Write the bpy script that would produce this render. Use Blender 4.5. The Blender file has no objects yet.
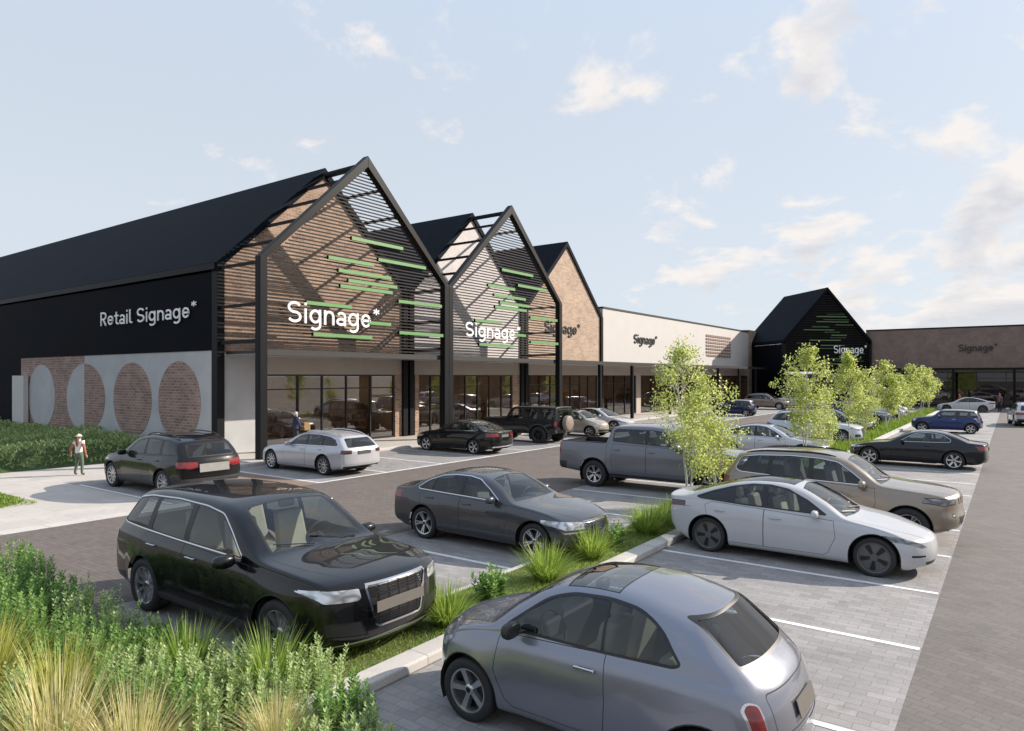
import bpy, bmesh, math, random
from mathutils import Vector, Matrix, noise
R = math.radians
sc = bpy.context.scene
COL = sc.collection
random.seed(7)

# ---------------------------------------------------------------- linking and tags
def link(o, parent=None):
    COL.objects.link(o)
    if parent is not None:
        o.parent = parent
    return o

def tag(o, label=None, cat=None, group=None, kind=None):
    for k, v in (('label', label), ('category', cat), ('group', group), ('kind', kind)):
        if v:
            o[k] = v
    return o

def empty(name, loc=(0, 0, 0), rz=0, label=None, cat=None, group=None):
    o = bpy.data.objects.new(name, None)
    o.location = loc
    o.rotation_euler = (0, 0, rz)
    o.empty_display_size = 0.3
    link(o)
    return tag(o, label, cat, group)

def kids(o):
    return [c for c in COL.objects if c.parent == o]

def copy_tree(o, parent=None):
    c = o.copy()
    COL.objects.link(c)
    c.parent = parent
    for ch in KIDS.get(o.name, ()):
        copy_tree(ch, c)
    return c

KIDS = {}
def index_kids():
    KIDS.clear()
    for o in COL.objects:
        if o.parent is not None:
            KIDS.setdefault(o.parent.name, []).append(o)

class MB:
    """Collects vertices and faces, then links them as one mesh object."""
    def __init__(s):
        s.v, s.f, s.m = [], [], []
    def add(s, vs, fs, mi=0):
        b = len(s.v)
        s.v += [tuple(v) for v in vs]
        s.f += [tuple(b + i for i in f) for f in fs]
        s.m += [mi] * len(fs)
        return s
    def box(s, x0, x1, y0, y1, z0, z1, mi=0):
        if x0 > x1: x0, x1 = x1, x0
        if y0 > y1: y0, y1 = y1, y0
        if z0 > z1: z0, z1 = z1, z0
        return s.add([(x0, y0, z0), (x1, y0, z0), (x1, y1, z0), (x0, y1, z0), (x0, y0, z1), (x1, y0, z1), (x1, y1, z1), (x0, y1, z1)],
                     [(0, 3, 2, 1), (4, 5, 6, 7), (0, 1, 5, 4), (1, 2, 6, 5), (2, 3, 7, 6), (3, 0, 4, 7)], mi)
    def bar(s, a, b, w, h, up=(0, 0, 1), mi=0):
        """square bar from a to b, w across, h along the up direction"""
        a, b = Vector(a), Vector(b)
        d = (b - a).normalized()
        u = Vector(up)
        u = (u - d * u.dot(d))
        if u.length < 1e-4:
            u = Vector((1, 0, 0)) - d * d.x
        u.normalize()
        r = d.cross(u)
        vs = []
        for p in (a, b):
            for i, j in ((-1, -1), (1, -1), (1, 1), (-1, 1)):
                vs.append(p + r * (i * w / 2) + u * (j * h / 2))
        return s.add(vs, [(0, 1, 2, 3), (7, 6, 5, 4), (0, 4, 5, 1), (1, 5, 6, 2), (2, 6, 7, 3), (3, 7, 4, 0)], mi)
    def prism(s, poly, f, mi=0):
        """poly: list of 2d points; f(p, t) gives the 3d point at t=0 and t=1"""
        n = len(poly)
        vs = [f(p, 0) for p in poly] + [f(p, 1) for p in poly]
        fs = [tuple(range(n))[::-1], tuple(range(n, 2 * n))]
        fs += [(i, (i + 1) % n, n + (i + 1) % n, n + i) for i in range(n)]
        return s.add(vs, fs, mi)
    def tube(s, pts, rad, n=8, mi=0, caps=True):
        pts = [Vector(p) for p in pts]
        if not hasattr(rad, '__len__'):
            rad = [rad] * len(pts)
        vs, fs = [], []
        u = None
        for i, p in enumerate(pts):
            d = (pts[min(i + 1, len(pts) - 1)] - pts[max(i - 1, 0)]).normalized()
            if u is None:
                u = d.orthogonal().normalized()
            u = (u - d * u.dot(d)).normalized()
            w = d.cross(u)
            for k in range(n):
                a = 2 * math.pi * k / n
                vs.append(p + (u * math.cos(a) + w * math.sin(a)) * rad[i])
        for i in range(len(pts) - 1):
            for k in range(n):
                fs.append((i * n + k, i * n + (k + 1) % n, (i + 1) * n + (k + 1) % n, (i + 1) * n + k))
        if caps:
            fs.append(tuple(range(n))[::-1])
            fs.append(tuple(range((len(pts) - 1) * n, len(pts) * n)))
        return s.add(vs, fs, mi)
    def lathe(s, prof, n=24, axis='z', c=(0, 0, 0), mi=0, close=False):
        """prof: (radius, height along axis)"""
        vs, fs = [], []
        for r, h in prof:
            for k in range(n):
                a = 2 * math.pi * k / n
                p = (r * math.cos(a), r * math.sin(a), h)
                if axis == 'y':
                    p = (p[0], h, p[1])
                elif axis == 'x':
                    p = (h, p[0], p[1])
                vs.append((p[0] + c[0], p[1] + c[1], p[2] + c[2]))
        for i in range(len(prof) - 1):
            for k in range(n):
                q = (i * n + k, i * n + (k + 1) % n, (i + 1) * n + (k + 1) % n, (i + 1) * n + k)
                fs.append(q if axis != 'y' else q[::-1])
        if close:
            fs.append(tuple(range(n)))
            fs.append(tuple(range((len(prof) - 1) * n, len(prof) * n)))
        return s.add(vs, fs, mi)
    def mesh(s, name, mats, smooth=None):
        me = bpy.data.meshes.new(name)
        me.from_pydata(s.v, [], s.f)
        for m in (mats if isinstance(mats, (list, tuple)) else [mats]):
            me.materials.append(m)
        me.polygons.foreach_set('material_index', s.m)
        if smooth is not None:
            me.polygons.foreach_set('use_smooth', [True] * len(me.polygons))
            me.set_sharp_from_angle(angle=R(smooth))
        me.update()
        return me
    def obj(s, name, mats, parent=None, smooth=None, bevel=0, seg=2):
        o = link(bpy.data.objects.new(name, s.mesh(name, mats, smooth)), parent)
        if bevel:
            b = o.modifiers.new('bevel', 'BEVEL')
            b.width = bevel
            b.segments = seg
            b.limit_method = 'ANGLE'
        return o

# ---------------------------------------------------------------- materials
def newmat(name):
    m = bpy.data.materials.new(name)
    m.use_nodes = True
    nt = m.node_tree
    return m, nt, nt.nodes, nt.links, nt.nodes['Principled BSDF']

def N(nt, t, **kw):
    n = nt.nodes.new(t)
    for k, v in kw.items():
        if k.startswith('i_'):
            n.inputs[k[2:].replace('_', ' ')].default_value = v
        else:
            setattr(n, k, v)
    return n

def ramp(nt, fac, stops):
    r = nt.nodes.new('ShaderNodeValToRGB')
    el = r.color_ramp.elements
    while len(el) < len(stops):
        el.new(0.5)
    for e, (p, c) in zip(el, stops):
        e.position = p
        e.color = (c[0], c[1], c[2], 1)
    nt.links.new(fac, r.inputs['Fac'])
    return r.outputs['Color']

def plain(name, col, rough=0.6, metal=0.0, coat=0.0, var=0.12, scale=6.0, bump=0.0, bscale=40.0, coords='Object', spec=0.5):
    """a solid colour broken up by soft noise, with optional fine bump"""
    m, nt, nd, lk, b = newmat(name)
    tc = N(nt, 'ShaderNodeTexCoord')
    b.inputs['Roughness'].default_value = rough
    b.inputs['Metallic'].default_value = metal
    b.inputs['Coat Weight'].default_value = coat
    b.inputs['Coat Roughness'].default_value = 0.03
    b.inputs['Specular IOR Level'].default_value = spec
    if var:
        n = N(nt, 'ShaderNodeTexNoise', i_Scale=scale, i_Detail=5.0)
        lk.new(tc.outputs[coords], n.inputs['Vector'])
        c = ramp(nt, n.outputs['Fac'], [(0.25, [x * (1 - var) for x in col]), (0.75, [min(1, x * (1 + var)) for x in col])])
        lk.new(c, b.inputs['Base Color'])
    else:
        b.inputs['Base Color'].default_value = (*col, 1)
    if bump:
        n2 = N(nt, 'ShaderNodeTexNoise', i_Scale=bscale, i_Detail=4.0)
        lk.new(tc.outputs[coords], n2.inputs['Vector'])
        bp = N(nt, 'ShaderNodeBump', i_Strength=bump, i_Distance=0.02)
        lk.new(n2.outputs['Fac'], bp.inputs['Height'])
        lk.new(bp.outputs['Normal'], b.inputs['Normal'])
    return m

def paint(name, col, metal=0.35, rough=0.28, flake=0.0):
    """car paint: clear coat over colour; the inside of the shell is dark trim"""
    m, nt, nd, lk, b = newmat(name)
    b.inputs['Base Color'].default_value = (*col, 1)
    b.inputs['Metallic'].default_value = metal
    b.inputs['Roughness'].default_value = rough
    b.inputs['Coat Weight'].default_value = 1.0
    b.inputs['Coat Roughness'].default_value = 0.02
    b.inputs['Specular IOR Level'].default_value = 0.12
    b.inputs['Coat IOR'].default_value = 1.42
    tc = N(nt, 'ShaderNodeTexCoord')
    # road dust low on the flanks
    n = N(nt, 'ShaderNodeTexNoise', i_Scale=3.0, i_Detail=6.0)
    lk.new(tc.outputs['Object'], n.inputs['Vector'])
    mr = N(nt, 'ShaderNodeMapRange')
    mr.inputs['From Min'].default_value = 0.35
    mr.inputs['From Max'].default_value = 0.75
    mr.inputs['To Min'].default_value = rough * 0.9
    mr.inputs['To Max'].default_value = rough * 1.25
    lk.new(n.outputs['Fac'], mr.inputs['Value'])
    lk.new(mr.outputs['Result'], b.inputs['Roughness'])
    geo = N(nt, 'ShaderNodeNewGeometry')
    d = N(nt, 'ShaderNodeBsdfDiffuse', i_Color=(0.03, 0.029, 0.028, 1))
    mx = N(nt, 'ShaderNodeMixShader')
    lk.new(geo.outputs['Backfacing'], mx.inputs['Fac'])
    lk.new(b.outputs['BSDF'], mx.inputs[1])
    lk.new(d.outputs['BSDF'], mx.inputs[2])
    lk.new(mx.outputs['Shader'], nd['Material Output'].inputs['Surface'])
    return m

def glass(name, tint=(0.35, 0.4, 0.4), ior=1.5, rough=0.0):
    m, nt, nd, lk, b = newmat(name)
    nd.remove(b)
    t = N(nt, 'ShaderNodeBsdfTransparent', i_Color=(*tint, 1))
    g = N(nt, 'ShaderNodeBsdfGlossy', i_Color=(1, 1, 1, 1), i_Roughness=rough)
    fr = N(nt, 'ShaderNodeFresnel', i_IOR=ior)
    # the same reflection from both sides of a single sheet
    geo = N(nt, 'ShaderNodeNewGeometry')
    mr = N(nt, 'ShaderNodeMapRange')
    mr.inputs['To Min'].default_value = ior
    mr.inputs['To Max'].default_value = 1 / ior
    lk.new(geo.outputs['Backfacing'], mr.inputs['Value'])
    lk.new(mr.outputs['Result'], fr.inputs['IOR'])
    mx = N(nt, 'ShaderNodeMixShader')
    lk.new(fr.outputs['Fac'], mx.inputs['Fac'])
    lk.new(t.outputs['BSDF'], mx.inputs[1])
    lk.new(g.outputs['BSDF'], mx.inputs[2])
    lk.new(mx.outputs['Shader'], nd['Material Output'].inputs['Surface'])
    return m

def uvw(nt, plane):
    """object coordinates turned so that x runs along the wall and y runs up"""
    tc = N(nt, 'ShaderNodeTexCoord')
    sp = N(nt, 'ShaderNodeSeparateXYZ')
    cb = N(nt, 'ShaderNodeCombineXYZ')
    nt.links.new(tc.outputs['Object'], sp.inputs[0])
    a, b = {'xz': ('X', 'Z'), 'yz': ('Y', 'Z'), 'xy': ('X', 'Y')}[plane]
    nt.links.new(sp.outputs[a], cb.inputs['X'])
    nt.links.new(sp.outputs[b], cb.inputs['Y'])
    return cb.outputs[0], tc

def brick(name, c1, c2, mortar, plane, bw=0.25, bh=0.085, big=0.25, rough=0.85):
    m, nt, nd, lk, b = newmat(name)
    v, tc = uvw(nt, plane)
    t = N(nt, 'ShaderNodeTexBrick')
    t.inputs['Scale'].default_value = 1.0
    t.inputs['Brick Width'].default_value = bw
    t.inputs['Row Height'].default_value = bh
    t.inputs['Mortar Size'].default_value = 0.014
    t.inputs['Mortar Smooth'].default_value = 0.2
    t.inputs['Bias'].default_value = -0.1
    t.inputs['Color1'].default_value = (*c1, 1)
    t.inputs['Color2'].default_value = (*c2, 1)
    t.inputs['Mortar'].default_value = (*mortar, 1)
    lk.new(v, t.inputs['Vector'])
    n = N(nt, 'ShaderNodeTexNoise', i_Scale=0.9, i_Detail=6.0, i_Roughness=0.65)
    lk.new(v, n.inputs['Vector'])
    rr = ramp(nt, n.outputs['Fac'], [(0.3, (1 - big,) * 3), (0.7, (1 + big,) * 3)])
    mx = N(nt, 'ShaderNodeMix', data_type='RGBA', blend_type='MULTIPLY')
    mx.inputs['Factor'].default_value = 1.0
    lk.new(t.outputs['Color'], mx.inputs[6])
    lk.new(rr, mx.inputs[7])
    lk.new(mx.outputs[2], b.inputs['Base Color'])
    b.inputs['Roughness'].default_value = rough
    bp = N(nt, 'ShaderNodeBump', i_Strength=0.5, i_Distance=0.01)
    bp.invert = True
    lk.new(t.outputs['Fac'], bp.inputs['Height'])
    lk.new(bp.outputs['Normal'], b.inputs['Normal'])
    return m

def paving(name, c1, c2, mortar, bw, bh, rot=0.0, big=0.12, rough=0.8, joint=0.006, squash=1.0):
    m, nt, nd, lk, b = newmat(name)
    tc = N(nt, 'ShaderNodeTexCoord')
    mp = N(nt, 'ShaderNodeMapping')
    mp.inputs['Rotation'].default_value = (0, 0, rot)
    lk.new(tc.outputs['Object'], mp.inputs['Vector'])
    t = N(nt, 'ShaderNodeTexBrick')
    t.inputs['Scale'].default_value = 1.0
    t.inputs['Brick Width'].default_value = bw
    t.inputs['Row Height'].default_value = bh
    t.inputs['Mortar Size'].default_value = joint
    t.inputs['Mortar Smooth'].default_value = 0.3
    t.inputs['Color1'].default_value = (*c1, 1)
    t.inputs['Color2'].default_value = (*c2, 1)
    t.inputs['Mortar'].default_value = (*mortar, 1)
    lk.new(mp.outputs[0], t.inputs['Vector'])
    n = N(nt, 'ShaderNodeTexNoise', i_Scale=0.8, i_Detail=7.0, i_Roughness=0.7)
    lk.new(tc.outputs['Object'], n.inputs['Vector'])
    rr = ramp(nt, n.outputs['Fac'], [(0.3, (1 - big,) * 3), (0.7, (1 + big,) * 3)])
    n2 = N(nt, 'ShaderNodeTexNoise', i_Scale=60.0, i_Detail=3.0)
    lk.new(tc.outputs['Object'], n2.inputs['Vector'])
    r2 = ramp(nt, n2.outputs['Fac'], [(0.3, (0.9,) * 3), (0.7, (1.1,) * 3)])
    mx = N(nt, 'ShaderNodeMix', data_type='RGBA', blend_type='MULTIPLY')
    mx.inputs['Factor'].default_value = 1.0
    lk.new(t.outputs['Color'], mx.inputs[6])
    lk.new(rr, mx.inputs[7])
    mx2 = N(nt, 'ShaderNodeMix', data_type='RGBA', blend_type='MULTIPLY')
    mx2.inputs['Factor'].default_value = 1.0
    lk.new(mx.outputs[2], mx2.inputs[6])
    lk.new(r2, mx2.inputs[7])
    # drips and scuffs here and there
    n3 = N(nt, 'ShaderNodeTexNoise', i_Scale=1.9, i_Detail=6.0, i_Roughness=0.6, i_Distortion=0.4)
    lk.new(tc.outputs['Object'], n3.inputs['Vector'])
    r3 = ramp(nt, n3.outputs['Fac'], [(0.30, (0.80,) * 3), (0.40, (1.0,) * 3)])
    mx3 = N(nt, 'ShaderNodeMix', data_type='RGBA', blend_type='MULTIPLY')
    mx3.inputs['Factor'].default_value = 1.0
    lk.new(mx2.outputs[2], mx3.inputs[6])
    lk.new(r3, mx3.inputs[7])
    lk.new(mx3.outputs[2], b.inputs['Base Color'])
    b.inputs['Roughness'].default_value = rough
    bp = N(nt, 'ShaderNodeBump', i_Strength=0.35, i_Distance=0.008)
    bp.invert = True
    lk.new(t.outputs['Fac'], bp.inputs['Height'])
    lk.new(bp.outputs['Normal'], b.inputs['Normal'])
    return m

def leafmat(name, stops, trans=0.35, rough=0.5, scale=3.0):
    """leaves: colour varies from leaf to leaf, light passes through"""
    m, nt, nd, lk, b = newmat(name)
    geo = N(nt, 'ShaderNodeNewGeometry')
    c = ramp(nt, geo.outputs['Random Per Island'], stops)
    lk.new(c, b.inputs['Base Color'])
    b.inputs['Roughness'].default_value = rough
    b.inputs['Specular IOR Level'].default_value = 0.35
    t = N(nt, 'ShaderNodeBsdfTranslucent')
    lk.new(c, t.inputs['Color'])
    mx = N(nt, 'ShaderNodeMixShader')
    mx.inputs['Fac'].default_value = trans
    lk.new(b.outputs['BSDF'], mx.inputs[1])
    lk.new(t.outputs['BSDF'], mx.inputs[2])
    lk.new(mx.outputs['Shader'], nd['Material Output'].inputs['Surface'])
    return m

M = {}
M['rubber'] = plain('rubber', (0.018, 0.018, 0.019), 0.75, var=0.2)
M['trim'] = plain('black_trim', (0.014, 0.014, 0.015), 0.42, var=0.1)
M['clad'] = plain('grey_cladding', (0.035, 0.035, 0.036), 0.6, var=0.1)
M['gap'] = plain('panel_gap', (0.006, 0.006, 0.006), 0.8, var=0)
M['chrome'] = plain('chrome', (0.62, 0.62, 0.64), 0.1, 1.0, var=0)
M['alloy'] = plain('alloy', (0.55, 0.55, 0.57), 0.25, 0.9, var=0.05)
M['dark_alloy'] = plain('dark_alloy', (0.045, 0.045, 0.05), 0.3, 0.7, var=0.1)
M['black_alloy'] = plain('black_alloy', (0.012, 0.012, 0.013), 0.3, 0.3, var=0.1)
M['cap_grey'] = plain('wheel_cap_grey', (0.3, 0.3, 0.31), 0.4, 0.4, var=0.08)
M['glass'] = glass('car_glass', (0.42, 0.47, 0.49), 1.6)
M['dark_glass'] = glass('tinted_car_glass', (0.1, 0.12, 0.125))
M['screen_glass'] = glass('windscreen_glass', (0.70, 0.76, 0.76), 1.55)
M['roof_glass'] = glass('roof_glass', (0.28, 0.32, 0.34), 2.3)
M['beige'] = plain('beige_leather', (0.5, 0.45, 0.34), 0.6, var=0.1)
M['seat_grey'] = plain('grey_upholstery', (0.22, 0.22, 0.22), 0.8, var=0.1)
M['cabin'] = plain('cabin_plastic', (0.03, 0.03, 0.031), 0.6, var=0.1)
M['plate'] = plain('number_plate', (0.125, 0.112, 0.10), 0.5, var=0.05)
M['red_lens'] = plain('red_lens', (0.20, 0.006, 0.008), 0.15, var=0.45, scale=22, coat=1.0)
M['dark_lens'] = plain('dark_red_lens', (0.05, 0.012, 0.014), 0.12, var=0.3, scale=22, coat=1.0)

def lampmat(name, a, b_, scale=16):
    m, nt, nd, lk, b = newmat(name)
    tc = N(nt, 'ShaderNodeTexCoord')
    mp = N(nt, 'ShaderNodeMapping')
    mp.inputs['Scale'].default_value = (1.0, 1.0, 2.2)
    lk.new(tc.outputs['Object'], mp.inputs['Vector'])
    n = N(nt, 'ShaderNodeTexNoise', i_Scale=scale, i_Detail=1.0)
    lk.new(mp.outputs[0], n.inputs['Vector'])
    lk.new(ramp(nt, n.outputs['Fac'], [(0.34, a), (0.52, b_), (0.72, a)]), b.inputs['Base Color'])
    b.inputs['Roughness'].default_value = 0.2
    b.inputs['Metallic'].default_value = 0.5
    b.inputs['Coat Weight'].default_value = 1.0
    b.inputs['Coat Roughness'].default_value = 0.02
    return m
M['lamp'] = lampmat('headlamp', (0.70, 0.72, 0.76), (0.22, 0.23, 0.25), 5)
M['dark_lamp'] = lampmat('smoked_headlamp', (0.34, 0.34, 0.35), (0.05, 0.05, 0.05), 3.5)
# ---------------------------------------------------------------- curves and 2d polygons
def pchip(keys):
    xs = [k[0] for k in keys]
    ys = [k[1] for k in keys]
    n = len(xs)
    d = [(ys[i + 1] - ys[i]) / (xs[i + 1] - xs[i]) for i in range(n - 1)]
    m = [0.0] * n
    for i in range(n):
        if i == 0:
            m[i] = d[0]
        elif i == n - 1:
            m[i] = d[-1]
        elif d[i - 1] * d[i] > 0:
            h0, h1 = xs[i] - xs[i - 1], xs[i + 1] - xs[i]
            w1, w2 = 2 * h1 + h0, h1 + 2 * h0
            m[i] = (w1 + w2) / (w1 / d[i - 1] + w2 / d[i])
    def f(x):
        if x <= xs[0]:
            return ys[0]
        if x >= xs[-1]:
            return ys[-1]
        i = 0
        while x > xs[i + 1]:
            i += 1
        h = xs[i + 1] - xs[i]
        t = (x - xs[i]) / h
        t2, t3 = t * t, t * t * t
        return (2 * t3 - 3 * t2 + 1) * ys[i] + (t3 - 2 * t2 + t) * h * m[i] + (-2 * t3 + 3 * t2) * ys[i + 1] + (t3 - t2) * h * m[i + 1]
    return f

def area(p):
    return 0.5 * sum(p[i][0] * p[(i + 1) % len(p)][1] - p[(i + 1) % len(p)][0] * p[i][1] for i in range(len(p)))

def ccw(p):
    p = [tuple(q) for q in p]
    return p if area(p) > 0 else p[::-1]

def clip(poly, a, b):
    """keep what lies left of the line a -> b"""
    def side(p):
        return (b[0] - a[0]) * (p[1] - a[1]) - (b[1] - a[1]) * (p[0] - a[0])
    out = []
    for i, p in enumerate(poly):
        q = poly[(i + 1) % len(poly)]
        sp, sq = side(p), side(q)
        if sp >= 0:
            out.append(p)
        if (sp > 0 > sq) or (sp < 0 < sq):
            t = sp / (sp - sq)
            out.append((p[0] + t * (q[0] - p[0]), p[1] + t * (q[1] - p[1])))
    return out

def inset(poly, d):
    poly = ccw(poly)
    out = poly
    n = len(poly)
    for i in range(n):
        a, b = poly[i], poly[(i + 1) % n]
        l = math.hypot(b[0] - a[0], b[1] - a[1])
        if l < 1e-6:
            continue
        nx, ny = -(b[1] - a[1]) / l, (b[0] - a[0]) / l
        if d >= 0:
            out = clip(out, (a[0] + nx * d, a[1] + ny * d), (b[0] + nx * d, b[1] + ny * d))
            if len(out) < 3:
                return []
    if d < 0:
        cx = sum(p[0] for p in poly) / n
        cy = sum(p[1] for p in poly) / n
        out = []
        for i in range(n):
            a, b, c = poly[i - 1], poly[i], poly[(i + 1) % n]
            def nrm(p, q):
                l = math.hypot(q[0] - p[0], q[1] - p[1]) or 1
                return ((q[1] - p[1]) / l, -(q[0] - p[0]) / l)
            n1, n2 = nrm(a, b), nrm(b, c)
            k = max(0.5, 1 + n1[0] * n2[0] + n1[1] * n2[1])
            out.append((b[0] - d * (n1[0] + n2[0]) / k, b[1] - d * (n1[1] + n2[1]) / k))
    return out

def rounded(poly, r, n=4):
    poly = ccw(poly)
    out = []
    m = len(poly)
    for i in range(m):
        a, b, c = Vector(poly[i - 1]), Vector(poly[i]), Vector(poly[(i + 1) % m])
        rr = min(r, 0.45 * (a - b).length, 0.45 * (c - b).length)
        p, q = b + (a - b).normalized() * rr, b + (c - b).normalized() * rr
        for k in range(n + 1):
            t = k / n
            v = p * (1 - t) ** 2 + b * 2 * t * (1 - t) + q * t * t
            out.append((v.x, v.y))
    return out

# ---------------------------------------------------------------- cutting outlines into a shell
AX = {'x': (1, 2), 'y': (0, 2), 'z': (0, 1)}
def cut(bm, zl, axis, poly, pred, zone):
    ia, ib = AX[axis]
    poly = ccw(poly)
    if len(poly) < 3:
        return []
    lo = [min(p[k] for p in poly) for k in (0, 1)]
    hi = [max(p[k] for p in poly) for k in (0, 1)]
    fs = []
    for f in bm.faces:
        if not pred(f):
            continue
        a = [v.co[ia] for v in f.verts]
        b = [v.co[ib] for v in f.verts]
        if max(a) < lo[0] or min(a) > hi[0] or max(b) < lo[1] or min(b) > hi[1]:
            continue
        fs.append(f)
    n = len(poly)
    for i in range(n):
        if not fs:
            break
        a, b = poly[i], poly[(i + 1) % n]
        l = math.hypot(b[0] - a[0], b[1] - a[1])
        if l < 1e-5:
            continue
        n2 = ((b[1] - a[1]) / l, -(b[0] - a[0]) / l)
        no, co = [0, 0, 0], [0, 0, 0]
        no[ia], no[ib] = n2
        co[ia], co[ib] = a
        geom = set(fs)
        for f in fs:
            geom.update(f.edges)
            geom.update(f.verts)
        res = bmesh.ops.bisect_plane(bm, geom=list(geom), dist=1e-5, plane_co=co, plane_no=no)
        nf = [g for g in res['geom'] if isinstance(g, bmesh.types.BMFace) and g.is_valid]
        fs = []
        for f in nf:
            c = f.calc_center_median()
            if (c[ia] - a[0]) * n2[0] + (c[ib] - a[1]) * n2[1] < 0:
                fs.append(f)
    for f in fs:
        f[zl] = zone
    return fs

def islands(faces):
    fs = set(faces)
    out = []
    while fs:
        st = [fs.pop()]
        isl = []
        while st:
            f = st.pop()
            isl.append(f)
            for e in f.edges:
                for g in e.link_faces:
                    if g in fs:
                        fs.discard(g)
                        st.append(g)
        out.append(isl)
    return out

def faces_obj(name, faces, nl, mats, parent, zl=None, slot=None, off=0.0, rim=0.0):
    """links a set of shell faces as one mesh object with the shell's own smooth normals"""
    idx, vs, ns, fl, mi = {}, [], [], [], []
    for f in faces:
        q = []
        for v in f.verts:
            if v not in idx:
                idx[v] = len(vs)
                nn = v[nl].normalized()
                vs.append(v.co + nn * off)
                ns.append(nn)
            q.append(idx[v])
        fl.append(q)
        mi.append(slot(f[zl]) if slot else 0)
    me = bpy.data.meshes.new(name)
    me.from_pydata([tuple(v) for v in vs], [], fl)
    for m in mats:
        me.materials.append(m)
    me.polygons.foreach_set('material_index', mi)
    me.polygons.foreach_set('use_smooth', [True] * len(fl))
    me.update()
    me.normals_split_custom_set_from_vertices([tuple(n) for n in ns])
    return link(bpy.data.objects.new(name, me), parent)

# ---------------------------------------------------------------- wheels
def wheel_meshes(r, rr, tw, style, n, mat):
    """tyre radius r, rim radius rr, width tw; the outer side is +y"""
    h = tw / 2
    ty = MB()
    ty.lathe([(rr, -h * 0.9), (rr + 0.03, -h), (r - 0.03, -h), (r - 0.008, -h * 0.85), (r, -h * 0.6), (r, -h * 0.12), (r - 0.008, -h * 0.1), (r - 0.008, h * 0.1), (r, h * 0.12), (r, h * 0.6),
              (r - 0.008, h * 0.85), (r - 0.03, h), (rr + 0.03, h), (rr + 0.004, h * 0.93), (rr - 0.006, h * 0.8)], 36, 'y')
    tyre = ty.mesh('tyre', M['rubber'], 50)
    rb = MB()
    rb.lathe([(rr - 0.012, -h * 0.8), (rr - 0.02, h * 0.55), (rr - 0.014, h * 0.86), (rr + 0.004, h * 0.92)], 36, 'y', mi=0)
    rb.lathe([(0.001, -h * 0.1), (rr - 0.015, -h * 0.1)], 36, 'y', mi=1)
    rb.lathe([(0.001, 0), (rr * 0.62, 0), (rr * 0.62, -h * 0.1)], 24, 'y', mi=2)
    yo = h * 0.72
    if style == 'aero':
        rb.lathe([(0.001, yo + 0.006), (0.06, yo + 0.006), (0.065, yo), (rr - 0.02, yo - 0.004), (rr - 0.012, h * 0.84)], 36, 'y', mi=0)
        for k in range(n):
            a = 2 * math.pi * k / n + 0.3
            ca, sa = math.cos(a), math.sin(a)
            pl = [(rr * 0.26, -0.022), (rr * 0.8, -0.044), (rr * 0.87, 0.0), (rr * 0.8, 0.044), (rr * 0.26, 0.022)]
            rb.prism(pl, lambda p, t: (p[0] * ca - p[1] * sa, yo - 0.01 + t * 0.018, p[0] * sa + p[1] * ca), 1)
    else:
        tw_ = style == 'twin'
        for k in range(n):
            a = 2 * math.pi * k / n + 0.2
            for da in ((-0.13, 0.13) if tw_ else (0,)):
                ca, sa = math.cos(a + da), math.sin(a + da)
                w0, w1 = ((0.016, 0.02) if tw_ else (0.03, 0.042 if n <= 6 else 0.022))
                w0 *= rr / 0.24
                w1 *= rr / 0.24
                pl = [(0.03, -w0), (rr - 0.016, -w1), (rr - 0.016, w1), (0.03, w0)]
                def fn(p, t, ca=ca, sa=sa):
                    q = p[0] / rr
                    y = yo - 0.02 + 0.03 * q - (1 - t) * 0.05
                    k2 = 0.8 if t else 1.15
                    return (p[0] * ca - p[1] * k2 * sa, y, p[0] * sa + p[1] * k2 * ca)
                rb.prism(pl, fn, 0)
        rb.lathe([(0.001, yo + 0.004), (0.035, yo + 0.004), (0.05, yo - 0.006), (0.06, yo - 0.06)], 20, 'y', mi=0)
        rb.lathe([(0.001, yo + 0.007), (0.026, yo + 0.006), (0.03, yo + 0.002)], 16, 'y', mi=1)
    rim = rb.mesh('rim', [mat, M['black_alloy'], M['clad']], 40)
    return tyre, rim

def soft_box(mb, x0, x1, y0, y1, z0, z1, sx=0.0, taper=0.0):
    """box with its top moved by sx along x and narrowed by taper"""
    vs = []
    for z, dx, t in ((z0, 0, 0), (z1, sx, taper)):
        for x, y in ((x0, y0 + t), (x1, y0 + t), (x1, y1 - t), (x0, y1 - t)):
            vs.append((x + dx, y, z))
    return mb.add(vs, [(0, 3, 2, 1), (4, 5, 6, 7), (0, 1, 5, 4), (1, 2, 6, 5), (2, 3, 7, 6), (3, 0, 4, 7)])

SIDE = [(0, .10), (.05, .045), (.13, .018), (.3, .006), (.5, 0), (.66, .002), (.78, .010), (.86, .022), (.93, .038), (1.0, .07)]

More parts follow.
